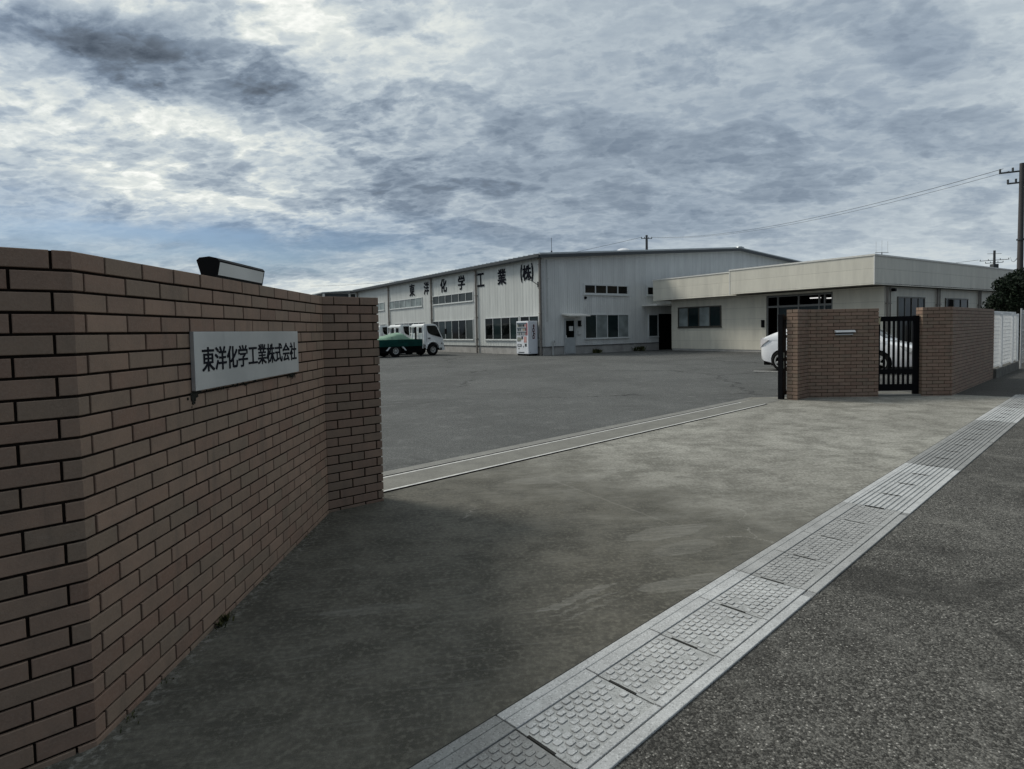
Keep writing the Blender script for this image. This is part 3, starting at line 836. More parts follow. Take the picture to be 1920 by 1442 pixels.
ft = thing('grid_fence', 'tall pale wire grid fence in front of the dark shrub at the frame edge', 'fence', st(22.95, -2.40), ROT_ST)
for i in range(3):
    mb = MB(); mb.tube([(i*1.9+.05, 0, 0), (i*1.9+.05, 0, 1.78)], .022, 'alu', 8); mb.build('post', ft)
mb = MB()
for i in range(26): mb.box(.05+i*.15, .06+i*.15, -.004, .004, .15, 1.74, 'alu')
for j in range(12): mb.box(.05, 3.85, -.010, -.004, .16+j*.14, .168+j*.14, 'alu')
for z in (.5, 1.1, 1.6): mb.box(.05, 3.85, -.014, .008, z, z+.028, 'alu')
mb.build('wire_grid', ft)

# ------------------------------------------------------------------ plants
def leaf_cloud(mb, c, rad, n, k, size, seed, shape=None):
    rnd = random.Random(seed)
    for i in range(n):
        while True:
            p = Vector((rnd.uniform(-1, 1), rnd.uniform(-1, 1), rnd.uniform(-1, 1)))
            if p.length < 1 and rnd.random() < .25+.75*p.length: break
        q = Vector((p.x*rad[0], p.y*rad[1], p.z*rad[2]))+Vector(c)
        s = size*rnd.uniform(.6, 1.3)
        d = Vector((rnd.gauss(0, 1), rnd.gauss(0, 1), rnd.gauss(0, .7))).normalized(); e = d.orthogonal().normalized()
        e = (Matrix.Rotation(rnd.uniform(0, 6.28), 3, d) @ e); f_ = d.cross(e)
        mb.add([q-e*s*.5, q+f_*s*.28+d*s*.08, q+e*s*.6, q-f_*s*.28+d*s*.08], [(0, 1, 2, 3)], k)
def shrub(name, label, c, blobs, trunk_h, size, seed, cat='tree'):
    root = thing(name, label, cat, c); rnd = random.Random(seed)
    mb = MB(); mb.tube([(0, 0, 0), (.03, .02, trunk_h*.5), (0, .05, trunk_h)], .09, 'bark', 8, r1=.05)
    for i, (b, r, n) in enumerate(blobs):
        mb.tube([(0, .03, trunk_h*.7), (b[0]*.5, b[1]*.5, (trunk_h+b[2])*.5), b], .035, 'bark', 6, r1=.012)
    mb.build('trunk', root)
    mb = MB()
    for i, (b, r, n) in enumerate(blobs): leaf_cloud(mb, b, r, n, 'leaf', size, seed*31+i)
    mb.build('crown', root, fix=False); return root
rs = random.Random(3)
def crown_blobs(n, rx, z0, z1, per):
    out = []
    for i in range(n):
        a = rs.uniform(0, 6.28); rr = math.sqrt(rs.uniform(.02, 1)); z = z0+(z1-z0)*rs.random()
        k_ = max(.35, 1-abs((z-(z0+z1)*.5)/(z1-z0))**2*1.9)
        out.append(((math.cos(a)*rr*rx*k_, math.sin(a)*rr*rx*k_, z), (rs.uniform(.30, .52),)*2+(rs.uniform(.24, .38),), per))
    return out
shrub('evergreen_shrub', 'dense dark evergreen shrub rising behind the white mesh fence', st(28.1, -3.0), crown_blobs(44, 1.12, .6, 2.9, 340), 1.1, .095, 5)
shrub('evergreen_tree', 'dark evergreen tree behind the wire grid fence at the frame edge', st(31.6, -2.9), crown_blobs(44, 1.35, .6, 3.4, 260), 1.4, .11, 6)

# weeds in cracks
mb = MB(); rnd = random.Random(9)
def blades(x, y, n, r_, h):
    for i in range(n):
        a = rnd.uniform(0, 6.28); p = Vector((x+rnd.gauss(0, r_), y+rnd.gauss(0, r_), 0)); tip = p+Vector((math.cos(a)*h*.5, math.sin(a)*h*.5, h*rnd.uniform(.5, 1)))
        e = Vector((-math.sin(a), math.cos(a), 0))*h*.07
        mb.add([p-e, p+e, (p+tip)/2+e*1.6+Vector((0, 0, h*.12)), tip, (p+tip)/2-e*1.6+Vector((0, 0, h*.12))], [(0, 1, 2, 3, 4)], 'weed')
for (y, n, r_, h) in ((2.9, 26, .02, .045), (2.84, 16, .02, .04), (2.4, 8, .03, .02), (3.4, 8, .04, .02), (2.15, 10, .05, .022), (4.1, 8, .04, .02)): blades(-1.455, y, n, r_*.6, h)
for i in range(26): blades(-1.452, rnd.uniform(2.05, 4.6), 3, .01, .014)
tag(mb.build('weeds', fix=False), 'tiny dry weeds in the joint at the foot of the sign wall', 'weeds', kind='stuff')

# ------------------------------------------------------------------ factory
FC = Vector((1.72, 33.03, 0))
def FB(x, y, z=0.):                             # building frame -> world (x along the gable, y along the long wall)
    return FC+Vector((x*math.cos(AB)-y*math.sin(AB), x*math.sin(AB)+y*math.cos(AB), z))
fac = thing('factory', 'long grey metal clad factory hall with dark company lettering under its eaves', 'factory', FC, AB)
FW, FL, EV, RG = 35.0, 30.0, 5.45, 6.83
mb = MB()                                        # long wall, with the concrete plinth below
mb.box(0, .12, .12, FL, .48, EV, 'clad_l'); mb.build('long_wall', fac)
mb = MB(); v = [(.0, 0, .48), (FW, 0, .48), (FW, 0, EV), (FW/2, 0, RG), (0, 0, EV)]
mb.add(v+[(x, .12, z) for x, y, z in v], [(0, 1, 2, 3, 4), (9, 8, 7, 6, 5)]+[(i, 5+i, 5+(i+1) % 5, (i+1) % 5) for i in range(5)], 'clad_g'); mb.build('gable_wall', fac)
mb = MB(); mb.box(FW-.12, FW, .12, FL, 0, EV, 'clad_l')
v = [(.12, FL-.12, 0), (FW-.12, FL-.12, 0), (FW-.12, FL-.12, EV), (FW/2, FL-.12, RG), (.12, FL-.12, EV)]
mb.add(v+[(x, FL, z) for x, y, z in v], [(0, 1, 2, 3, 4), (9, 8, 7, 6, 5)]+[(i, 5+i, 5+(i+1) % 5, (i+1) % 5) for i in range(5)], 'clad_g'); mb.build('rear_wall', fac)
mb = MB(); mb.box(.012, .2, .012, FL, -.05, .455, 'fbase'); mb.box(.2, 1.50, .012, .2, -.05, .455, 'fbase'); mb.box(2.36, FW, .012, .2, -.05, .455, 'fbase'); mb.build('plinth', fac)
mb = MB(); mb.box(-.03, .1, 0, FL, .455, .485, 'trim'); mb.box(-.03, 1.50, -.03, 0, .455, .485, 'trim'); mb.box(2.36, FW, -.03, 0, .455, .485, 'trim'); mb.build('drip_flashing', fac)
mb = MB(); mb.box(-.025, .14, -.025, .14, .486, EV, 'pipeg'); mb.build('corner_flashing', fac)
mb = MB()                                        # roof: two slopes with a little thickness, ribs across
ov, th = .30, .06
sl = (RG-EV)/(FW/2)
for sx in (0, 1):
    xa, xb = (-ov, FW/2) if sx == 0 else (FW+ov, FW/2)
    za, zb = EV-sl*ov+.10, RG+.10
    v = [(xa, -ov, za), (xb, -ov, zb), (xb, FL+ov, zb), (xa, FL+ov, za)]
    mb.add(v+[(x, y, z+th) for x, y, z in v], [(0, 1, 2, 3), (7, 6, 5, 4), (0, 4, 5, 1), (1, 5, 6, 2), (2, 6, 7, 3), (3, 7, 4, 0)], 'roof')
    n = int(FL/.5)
    for i in range(n+1):
        y = -ov+.1+i*.5
        mb.add([(xa, y, za+th), (xa, y+.05, za+th), (xb, y+.05, zb+th), (xb, y, zb+th), (xa, y+.01, za+th+.05), (xa, y+.04, za+th+.05), (xb, y+.04, zb+th+.05), (xb, y+.01, zb+th+.05)],
               [(4, 5, 6, 7), (0, 4, 7, 3), (1, 2, 6, 5), (0, 1, 5, 4)], 'roof')
rf = mb.build('roof', fac)
mb = MB(); mb.prism_y([(FW/2-.35, RG+.14), (FW/2+.35, RG+.14), (FW/2+.32, RG+.20), (FW/2, RG+.245), (FW/2-.32, RG+.20)], -ov-.03, FL+ov, 'roof'); mb.build('ridge_cap', rf)
mb = MB()                                        # dark barge boards and eaves gutter
for xa, xb in ((-ov-.02, FW/2), (FW/2, FW+ov+.02)):
    za = EV-sl*ov+.09 if xa < 1 else RG+.09; zb = RG+.09 if xa < 1 else EV-sl*ov+.09
    mb.add([(x, y, z) for y in (-ov-.035, -ov+.03) for x, z in ((xa, za-.17), (xb, zb-.17), (xb, zb+.0), (xa, za+.0))], [(0, 1, 2, 3), (7, 6, 5, 4), (0, 4, 5, 1), (1, 5, 6, 2), (2, 6, 7, 3), (3, 7, 4, 0)], 'trim')
mb.build('barge_board', fac)
mb = MB(); z0 = EV-sl*ov
mb.prism_y([(-ov-.13, z0-.02), (-ov-.13, z0+.13), (-ov+.0, z0+.09), (-ov+.03, z0-.08), (-ov-.10, z0-.08)], -ov, FL+ov, 'trim'); mb.box(-ov, .0, -ov, FL, EV-.05, EV-.02, 'trim'); mb.build('eaves_gutter', fac)
def window(parent, axis, a0, a1, z0, z1, panes, frame='aluw', fw=.05, out=.05, sill=True, sub=None, mull=None):
    """window on a wall of local axis 'L' (faces -x, runs along y) or 'G' (faces -y, runs along x). panes: list of glass keys."""
    mb = MB()
    def bx(m, a, b, o0, o1, c, d, k):
        if axis == 'L': m.box(-o1, -o0, a, b, c, d, k)
        else: m.box(a, b, -o1, -o0, c, d, k)
    n = len(panes); order = panes if axis == 'G' else panes[::-1]      # given as seen from outside, left to right
    xs = [a0+(a1-a0)*i/n for i in range(n+1)]
    bx(mb, a0, a1, -.05, out, z1-fw, z1, frame); bx(mb, a0, a1, -.05, out, z0, z0+fw, frame)
    for i, x in enumerate(xs):
        w_ = fw if (i in (0, n)) else fw*.75
        xx = min(max(x, a0+w_/2), a1-w_/2)
        bx(mb, xx-w_/2, xx+w_/2, -.05, out-.004, z0+fw, z1-fw, frame)
    if sill: bx(mb, a0-.03, a1+.03, 0, out+.03, z0-.035, z0-.001, frame)
    o = mb.build('window', parent)
    mb = MB()
    for i, g in enumerate(order):
        dd = .012 if i % 2 else .022
        bx(mb, xs[i]+fw*.38, xs[i+1]-fw*.38, -.02, dd, z0+fw*.9, z1-fw*.9, g)
    mb.build('panes', o); return o
wL = lambda a, b, z0, z1, p, **k: window(fac, 'L', a, b, z0, z1, p, **k)
wL(.28, 2.10, .86, 2.24, ['gl_k', 'gl_t'])
wL(2.22, 6.03, .86, 2.24, ['gl_k', 'gl_t', 'gl_k', 'gl_t'])
wL(7.50, 13.42, .86, 2.22, ['gl_k', 'gl_t', 'gl_t', 'gl_k', 'gl_k', 'gl_g'])
wL(14.9, 20.5, .86, 2.20, ['gl_k', 'gl_t', 'gl_k', 'gl_t', 'gl_t', 'gl_k'])
wL(22.5, 28.0, .86, 2.20, ['gl_k', 'gl_k', 'gl_t', 'gl_k', 'gl_t', 'gl_k'])
wL(7.46, 13.32, 3.40, 4.04, ['gl_g']*6)
wL(15.13, 21.5, 3.40, 4.10, ['gl_p']*6)
wL(22.7, 28.6, 3.40, 4.10, ['gl_p']*6)
for y in (.06, 6.98, 13.48, 21.6, 29.2):          # eaves downpipes with a darker flat strip beside them
    mb = MB(); mb.tube([(-.09, y-.0, z) for z in (0, 2.5, 5.3)], .062, 'pipe', 10)
    for z in (.9, 2.3, 3.7, 5.0): mb.box(-.165, 0, y-.07, y+.07, z, z+.045, 'pipe')
    mb.tube([(-.09, y, 5.28), (-.25, y, 5.38), (-.36, y, 5.40)], .055, 'pipe', 8)
    mb.build('downpipe', fac)
    if y > 1:
        mb = MB(); mb.box(-.02, .0, y+.16, y+.42, .49, 5.4, 'pipeg'); mb.build('bay_strip', fac)
mb = MB(); D_ = (0, -1, 0); U_ = (0, 0, 1)
for ch, yl, yr, z0, z1 in (('東', 17.40, 16.46, 4.26, 5.22), ('洋', 14.80, 13.94, 4.24, 5.20), ('化', 12.08, 11.12, 4.24, 5.20), ('学', 9.46, 8.55, 4.25, 5.21), ('工', 6.90, 6.05, 4.27, 5.13), ('業', 4.46, 3.54, 4.21, 5.16)):
    mb = MB(); text_into(mb, ch, 'ink', (-.012, yl, z0), D_, U_, yl-yr, z1-z0, bold=.022, depth=.02); mb.build('wall_character', fac)
mb = MB(); text_into(mb, '株', 'ink', (-.012, 1.80, 4.26), D_, U_, .86, .88, bold=.022, depth=.02)
text_into(mb, '(', 'ink', (-.012, 2.00, 4.17), D_, U_, .17, 1.03, bold=.08, depth=.02); text_into(mb, ')', 'ink', (-.012, .93, 4.17), D_, U_, .17, 1.03, bold=.08, depth=.02)
mb.build('wall_character', fac)
mb = MB(); mb.tube([(-.03, .30, 3.92), (-.30, .34, 4.08), (-.56, .38, 4.22)], .02, 'trim', 8); mb.box(-.05, 0, .26, .36, 3.80, 4.10, 'trim')
mb.bbox(-.66, -.53, .33, .44, 4.20, 4.29, 'trim', .02); mb.build('floodlight', fac)
# gable side
wG = lambda a, b, z0, z1, p, **k: window(fac, 'G', a, b, z0, z1, p, **k)
wG(3.02, 6.62, 3.43, 4.07, ['gl_k']*4, fw=.10)
wG(8.22, 11.6, 3.43, 4.07, ['gl_k']*4, fw=.10)
wG(3.08, 6.63, .85, 2.28, ['gl_t', 'gl_c', 'gl_t', 'gl_c'])
wG(8.36, 9.24, .85, 2.27, ['gl_t'])
mb = MB(); mb.box(9.32, 10.5, -.03, .0, .0, 2.30, 'dark'); mb.build('passage_panel', fac)  # flat near-black panel on the gable under the passage canopy
dr_ = None
mb = MB(); mb.box(1.50, 2.36, -.02, .05, .0, 2.05, 'alu'); dr_ = mb.build('door_frame', fac)
mb = MB(); mb.bbox(1.56, 2.30, -.055, -.021, .05, 2.0, 'door', .006); door = mb.build('door', fac)
mb = MB(); mb.box(1.63, 2.22, -.062, -.0555, .96, 1.92, 'gl_k'); mb.build('panes', door)
mb = MB(); mb.box(1.85, 2.14, -.0665, -.0625, 1.34, 1.60, 'paper'); mb.build('notice', door)
mb = MB(); mb.box(1.60, 1.64, -.10, -.0555, .93, 1.08, 'chrome'); mb.build('handle', door)
mb = MB(); mb.add([(1.36, 0, 2.33), (2.90, 0, 2.33), (2.90, -.72, 2.22), (1.36, -.72, 2.22), (1.36, 0, 2.26), (2.90, 0, 2.26), (2.90, -.72, 2.15), (1.36, -.72, 2.15)], [(0, 1, 2, 3), (7, 6, 5, 4), (3, 2, 6, 7), (0, 3, 7, 4), (1, 5, 6, 2), (0, 4, 5, 1)], 'coping'); mb.build('door_canopy', fac)
mb = MB(); mb.bbox(2.55, 2.74, -.15, -.001, 1.58, 1.92, 'black', .02); mb.bbox(2.68, 2.74, -.155, -.10, 1.64, 1.9, 'alu', .01); mb.build('wall_light', fac)
mb = MB(); mb.bbox(2.52, 2.58, -.04, -.001, 1.16, 1.34, 'alu', .006); mb.bbox(2.52, 2.74, -.10, -.001, 1.10, 1.155, 'alu', .01); mb.build('door_tray', fac)
mb = MB(); mb.lathe_y([(-.10, .01), (-.09, .06), (-.05, .085), (-.001, .09)], (3.15, 0, 3.24), 'black', 16); mb.build('security_camera', fac)
mb = MB(); mb.tube([(.64, -.10, 0), (.64, -.10, .74), (.70, -.10, .80), (.78, -.10, .74)], .045, 'pipeg', 10); mb.build('standpipe', fac)
mb = MB(); mb.tube([(.33, -.05, 1.9), (.33, -.05, 5.3)], .028, 'pipeg', 8); mb.box(.33, .50, -.05, -.02, 4.25, 4.28, 'pipeg'); mb.build('conduit', fac)
mb = MB(); mb.box(7.80, 10.6, -1.25, .0, 2.77, 2.87, 'coping'); mb.build('passage_canopy', fac)
mb = MB(); mb.tube([(1.35, .8, 5.6), (1.35, .8, 5.95)], .05, 'trim', 8); mb.tube([(1.35, .8, 5.95), (1.35, .8, 6.7)], .014, 'trim', 6); mb.build('antenna_rod', fac)
bm = bmesh.new(); bmesh.ops.create_uvsphere(bm, u_segments=20, v_segments=10, radius=.62)
mb = MB(); mb.bm(bm, 'vend', Matrix.Translation((12.2, 6.0, 7.02)) @ Matrix.Diagonal((1, 1, .62, 1))); mb.tube([(12.2, 6.0, 6.4), (12.2, 6.0, 7.02)], .45, 'roof', 16); auto_smooth(mb.build('roof_ventilator', fac))
for x in (3.8, 7.6):
    pass

# weeds at the plinth
mb = MB()
for (x, n, r_, h) in ((3.85, 60, .14, .32), (7.4, 70, .20, .36)):
    p = FB(x, -.14); blades(p.x, p.y, n, r_, h)
tag(mb.build('weed_tufts', fix=False), 'dark weed tufts at the foot of the gable wall', 'weeds', kind='stuff')

# open shed beyond the hall
shd = thing('open_shed', 'low open sided shed roof joined on beyond the far end of the factory', 'shed', FB(0, 30.4), AB)
mb = MB(); v = [(-3.1, 0, 5.30), (3, 0, 5.80), (3, 14, 5.80), (-3.1, 14, 5.30)]
mb.add(v+[(x, y, z+.09) for x, y, z in v], [(0, 1, 2, 3), (7, 6, 5, 4), (0, 4, 5, 1), (1, 5, 6, 2), (2, 6, 7, 3), (3, 7, 4, 0)], 'roof'); mb.build('roof', shd)
mb = MB(); mb.box(-3.0, 3, .2, .32, 4.95, 5.28, 'trim'); mb.box(2.8, 3, .33, 13.7, 0, 5.0, 'clad_l'); mb.box(-2.9, 3, 13.8, 14, 0, 5.2, 'trim'); mb.build('wall', shd)
for x, y in ((-2.9, .1), (-2.9, 7), (-2.9, 13.5), (-.4, .1)):
    mb = MB(); mb.box(x-.08, x+.08, y-.08, y+.08, 0, 5.26, 'coping'); mb.build('post', shd)

# ------------------------------------------------------------------ office
OC = Vector((9.93, 36.96, 0))
def OB(x, y, z=0.): return OC+Vector((x*math.cos(AB)-y*math.sin(AB), x*math.sin(AB)+y*math.cos(AB), z))
off = thing('office_building', 'single storey cream office with a deep flat roof fascia behind the gate', 'office', OC, AB)
YR, XL = -12.22, 19.0
mb = MB(); mb.box(0, .15, YR, -9.92, .12, 3.09, 'cream'); mb.box(0, .15, -6.42, 0, .12, 3.09, 'cream')
mb.box(0, .15, -9.92, -6.42, 2.98, 3.09, 'cream')
mb.box(.15, XL, YR, YR+.15, .12, 3.09, 'cream'); mb.box(.15, XL, -.15, 0, .12, 3.09, 'cream'); mb.box(XL-.15, XL, YR+.15, -.15, .12, 3.09, 'cream'); mb.build('wall', off)
mb = MB(); mb.box(.02, .2, YR+.02, -9.92, -.05, .12, 'fbase'); mb.box(.02, .2, -6.42, -.02, -.05, .12, 'fbase'); mb.box(.2, XL-.02, YR+.02, YR+.2, -.05, .12, 'fbase'); mb.build('plinth', off)
mb = MB(); mb.box(-1.0, XL+.3, -5.35, .52, 3.10, 3.14, 'soffit'); mb.box(-1.6, XL+.3, YR-.33, -5.352, 3.13, 3.17, 'soffit'); mb.build('soffit', off)
mb = MB(); mb.box(-1.03, -.93, -5.34, .55, 3.07, 4.30, 'fascia'); mb.box(-.93, XL+.3, .45, .55, 3.07, 4.30, 'fascia'); mb.build('fascia', off, )
mb = MB(); mb.box(-1.63, -1.53, YR-.33, -5.34, 3.10, 4.33, 'fascia'); mb.box(-1.53, XL+.3, YR-.33, YR-.23, 3.10, 4.33, 'fascia'); mb.box(-1.53, -.9, -5.44, -5.342, 3.10, 4.33, 'fascia'); mb.build('fascia', off)
mb = MB(); mb.box(-1.06, -.88, -5.36, .58, 4.30, 4.36, 'coping'); mb.box(-.88, XL+.3, .40, .58, 4.30, 4.36, 'coping')
mb.box(-1.66, -1.48, YR-.36, -5.33, 4.33, 4.40, 'coping'); mb.box(-1.48, XL+.3, YR-.36, YR-.18, 4.33, 4.40, 'coping'); mb.box(-1.645, -1.60, YR-.345, YR-.30, 3.09, 4.33, 'coping'); mb.box(-1.645, -1.60, -5.38, -5.335, 3.09, 4.33, 'coping'); mb.build('coping', off)
mb = MB(); mb.box(-.9, XL+.2, YR-.2, .44, 4.20, 4.24, 'roof'); mb.build('roof', off)
wO = lambda ax_, a, b, z0, z1, p, **k: window(off, ax_, a, b, z0, z1, p, **k)
wO('L', -3.64, -.53, 1.40, 2.62, ['gl_c', 'gl_t', 'gl_c', 'gl_t'], frame='aludk', fw=.07)
# entrance: transom lights over a dark recess
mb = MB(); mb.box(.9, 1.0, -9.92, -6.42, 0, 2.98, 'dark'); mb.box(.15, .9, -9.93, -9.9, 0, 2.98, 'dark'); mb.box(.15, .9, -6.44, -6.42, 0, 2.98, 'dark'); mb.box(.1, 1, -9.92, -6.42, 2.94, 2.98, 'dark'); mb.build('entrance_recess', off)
mb = MB()
for y in (-9.92, -9.55, -9.27, -8.22, -7.10, -6.50): mb.box(.03, .11, y, y+.07, .02, 2.96, 'alug')
mb.box(.03, .11, -9.92, -6.43, 2.885, 2.955, 'alug'); mb.box(.025, .115, -9.92, -6.43, 2.34, 2.44, 'alug'); mb.box(.03, .11, -9.92, -7.1, 0, .1, 'alug')
ent = mb.build('entrance_frame', off)
mb = MB(); mb.box(.065, .075, -9.90, -7.10, .1, 2.34, 'gl_t'); mb.box(.05, .06, -9.20, -8.7, 1.93, 2.12, 'brick'); mb.build('panes', ent)
mb = MB(); mb.box(.6, .75, -8.95, -8.45, 2.74, 2.79, 'tubelight'); mb.box(.6, .75, -10.0+.15, -9.3, 2.69, 2.74, 'tubelight'); mb.build('ceiling_light', off)
mb = MB(); mb.bbox(-.06, -.001, -6.33, -6.15, 1.33, 1.72, 'black', .015); mb.build('intercom_panel', off)
G_off = YR
def winR(a, b, z0, z1, panes):
    o = window(off, 'G', a, b, z0, z1, panes, frame='aludk', fw=.06)
    o.location = (0, YR, 0); return o
winR(1.26, 4.08, .45, 2.64, ['gl_g', 'gl_k', 'gl_k', 'gl_g'])
winR(6.49, 9.33, 1.3, 2.64, ['gl_k', 'gl_t', 'gl_k'])
winR(12.6, 15.4, 1.3, 2.64, ['gl_k', 'gl_t', 'gl_k'])
for x in (.16, 5.42, 10.72):
    mb = MB(); mb.tube([(x, YR-.07, .0), (x, YR-.07, 3.08)], .045, 'pipe', 8); mb.tube([(x+.32, YR-.05, .0), (x+.32, YR-.05, 3.08)], .03, 'pipe', 8)
    for z in (.8, 2.3): mb.box(x-.06, x+.36, YR-.11, YR, z, z+.04, 'pipe')
    mb.build('downpipe', off)
mb = MB(); mb.bbox(.62, .82, YR-.18, YR-.001, 2.86, 3.0, 'black', .03); mb.build('wall_light', off)
ax0 = Vector((18.55, 29.9, 0)); q = ax0-OC
lx, ly = q.x*math.cos(-AB)-q.y*math.sin(-AB), q.x*math.sin(-AB)+q.y*math.cos(-AB)
mb = MB(); mb.tube([(lx, ly, 4.2), (lx, ly, 4.95)], .022, 'trim', 8)
mb.tube([(lx-.28, ly+.18, 4.95), (lx+.28, ly-.18, 4.95)], .012, 'trim', 6)
for k_ in (-1, 0, 1): mb.tube([(lx+.25*k_, ly-.16*k_, 4.95), (lx+.25*k_, ly-.16*k_, 5.50+.06*(k_ == 0))], .006, 'pipeg', 6)
mb.build('antenna', off)

# ------------------------------------------------------------------ vending machine
vm = thing('vending_machine', 'white drinks vending machine standing at the factory corner', 'vending machine', FB(0, 0), AB)
X0, X1, Y0, Y1 = -.82, -.17, .22, 1.38
mb = MB(); mb.bbox(X0, X1, Y0, Y1, .10, 1.93, 'vend', .025); mb.build('body', vm)
mb = MB()
for x in (X0+.08, X1-.12):
    for y in (Y0+.06, Y1-.12): mb.box(x, x+.06, y, y+.06, 0, .102, 'chassis')
mb.box(X0+.05, X1-.05, Y0+.05, Y1-.05, .02, .102, 'chassis'); mb.build('feet', vm)
mb = MB(); mb.bbox(X0-.012, X0+.002, Y0+.15, Y1-.06, 1.12, 1.84, 'vend_win', .01)
win = mb.build('display_window', vm)
mb = MB(); rnd = random.Random(4)
for j, z in enumerate((1.60, 1.37, 1.14)):
    mb.box(X0-.020, X0-.0125, Y0+.15, Y1-.06, z-.02, z+.012, 'shelf')
    for i in range(11):
        y = Y0+.19+i*.083; k_ = 'redpale' if i < 2 and rnd.random() < .8 else rnd.choice(['trim', 'greyp', 'shelf', 'gl_k', 'brass', 'vend', 'trim'])
        mb.box(X0-.017, X0-.0125, y, y+.05, z+.013, z+.15, k_)
mb.build('sample_cans', win)
mb = MB(); mb.bbox(X0-.012, X0+.002, Y1-.44, Y1-.10, .80, 1.04, 'greyp', .008); mb.build('poster', vm); mb = MB(); mb.bbox(X0-.012, X0+.002, Y1-.50, Y1-.12, .50, .66, 'trim', .008); mb.box(X0-.016, X0-.0125, Y1-.44, Y1-.18, .53, .63, 'shelf')
mb.build('bill_slot', vm); mb = MB(); mb.bbox(X0-.012, X0+.002, Y0+.16, Y0+.34, .52, .68, 'trim', .008); mb.box(X0-.012, X0+.002, Y0+.44, Y0+.48, .47, .56, 'trim'); mb.box(X0-.010, X0+.002, Y0+.50, Y0+.66, .93, 1.08, 'trim'); mb.box(X0-.010, X0+.002, Y0+.58, Y0+.70, .88, .97, 'brass'); mb.box(X0-.010, X0+.002, Y0+.16, Y0+.42, .74, 1.07, 'redpale'); mb.box(X0-.010, X0+.002, Y0+.07, Y0+.125, 1.14, 1.82, 'red')
mb.build('coin_panel', vm); mb = MB(); mb.box(X0-.010, X0+.002, Y0+.40, Y1-.20, .17, .215, 'trim'); mb.box(X0-.011, X0+.002, Y1-.30, Y1-.18, .38, .44, 'greyp'); mb.build('control_panel', vm)
mb = MB(); xm = (X0+X1)/2
text_into(mb, 'DyDo', 'red', (xm+.145, Y0-.0012, .935), (0, 0, 1), (-1, 0, 0), .80, .18, bold=.06, depth=.002)
text_into(mb, 'DyDo', 'ink', (xm+.13, Y0-.0036, .95), (0, 0, 1), (-1, 0, 0), .78, .17, bold=.05, depth=.004)
mb.build('side_lettering', vm); mb = MB(); mb.box(xm-.105, xm-.095, Y0-.003, Y0+.001, 1.02, 1.70, 'redpale'); mb.box(xm+.145, xm+.150, Y0-.003, Y0+.001, .98, 1.70, 'red'); mb.box(X0+.09, X0+.13, Y0-.003, Y0+.001, .18, .21, 'trim'); mb.build('side_stripe', vm)

# ------------------------------------------------------------------ trucks
def wheel(parent, name, x, y, z, r, w, side, rim, spokes=0, rr=.6):
    """wheel with its axis along y; side=-1 means the outer face looks to -y"""
    mb = MB(); s_ = side
    prof = [(-w/2, r*rr), (-w/2, r*.9), (-w/2+.02, r*.98), (-w/2+.05, r), (w/2-.05, r), (w/2-.02, r*.98), (w/2, r*.9), (w/2, r*rr)]
    mb.lathe_y(prof, (0, 0, 0), 'rubber', 32, (False, False)); o = mb.build(name, parent); o.location = (x, y, z); auto_smooth(o)
    mb = MB(); yo = s_*w/2
    if spokes:
        mb.lathe_y([(yo-s_*.01, r*rr), (yo+s_*.004, r*rr), (yo+s_*.004, r*rr*.88), (yo-s_*.05, r*rr*.86)], (0, 0, 0), rim, 32, (False, False))
        mb.lathe_y([(yo-s_*.055, r*rr*.97), (yo-s_*.06, .01)], (0, 0, 0), 'dark', 24, (False, True))
        mb.lathe_y([(yo-s_*.04, .065), (yo-s_*.012, .06), (yo-s_*.008, .03)], (0, 0, 0), rim, 20)
        for i in range(spokes):
            a = 2*math.pi*i/spokes+.3
            Rm_ = Matrix.Rotation(a, 4, 'Y')
            mb.bbox(.03, r*rr*.90, min(yo-s_*.035, yo-s_*.004), max(yo-s_*.035, yo-s_*.004), -.034, .034, rim, .006, Rm_)
    else:
        mb.lathe_y([(yo-s_*.03, r*rr), (yo-s_*.002, r*rr*.98), (yo-s_*.012, r*rr*.84), (yo-s_*.07, r*rr*.74), (yo-s_*.075, r*rr*.45), (yo-s_*.03, r*rr*.40), (yo+s_*.005, r*rr*.32), (yo+s_*.01, .01)], (0, 0, 0), rim, 28, (False, True))
        for i in range(6):
            a = 2*math.pi*i/6; mb.lathe_y([(yo-s_*.078, .025), (yo-s_*.068, .025)], (math.cos(a)*r*rr*.60, 0, math.sin(a)*r*rr*.60), 'dark', 8)
    ri = mb.build('rim', o); auto_smooth(ri); return o
def cyl_cutter(x, z, r, y0, y1):
    mb = MB(); mb.lathe_y([(y0, r), (y1, r)], (x, 0, z), 'chassis', 36); return mb.build('cutter')
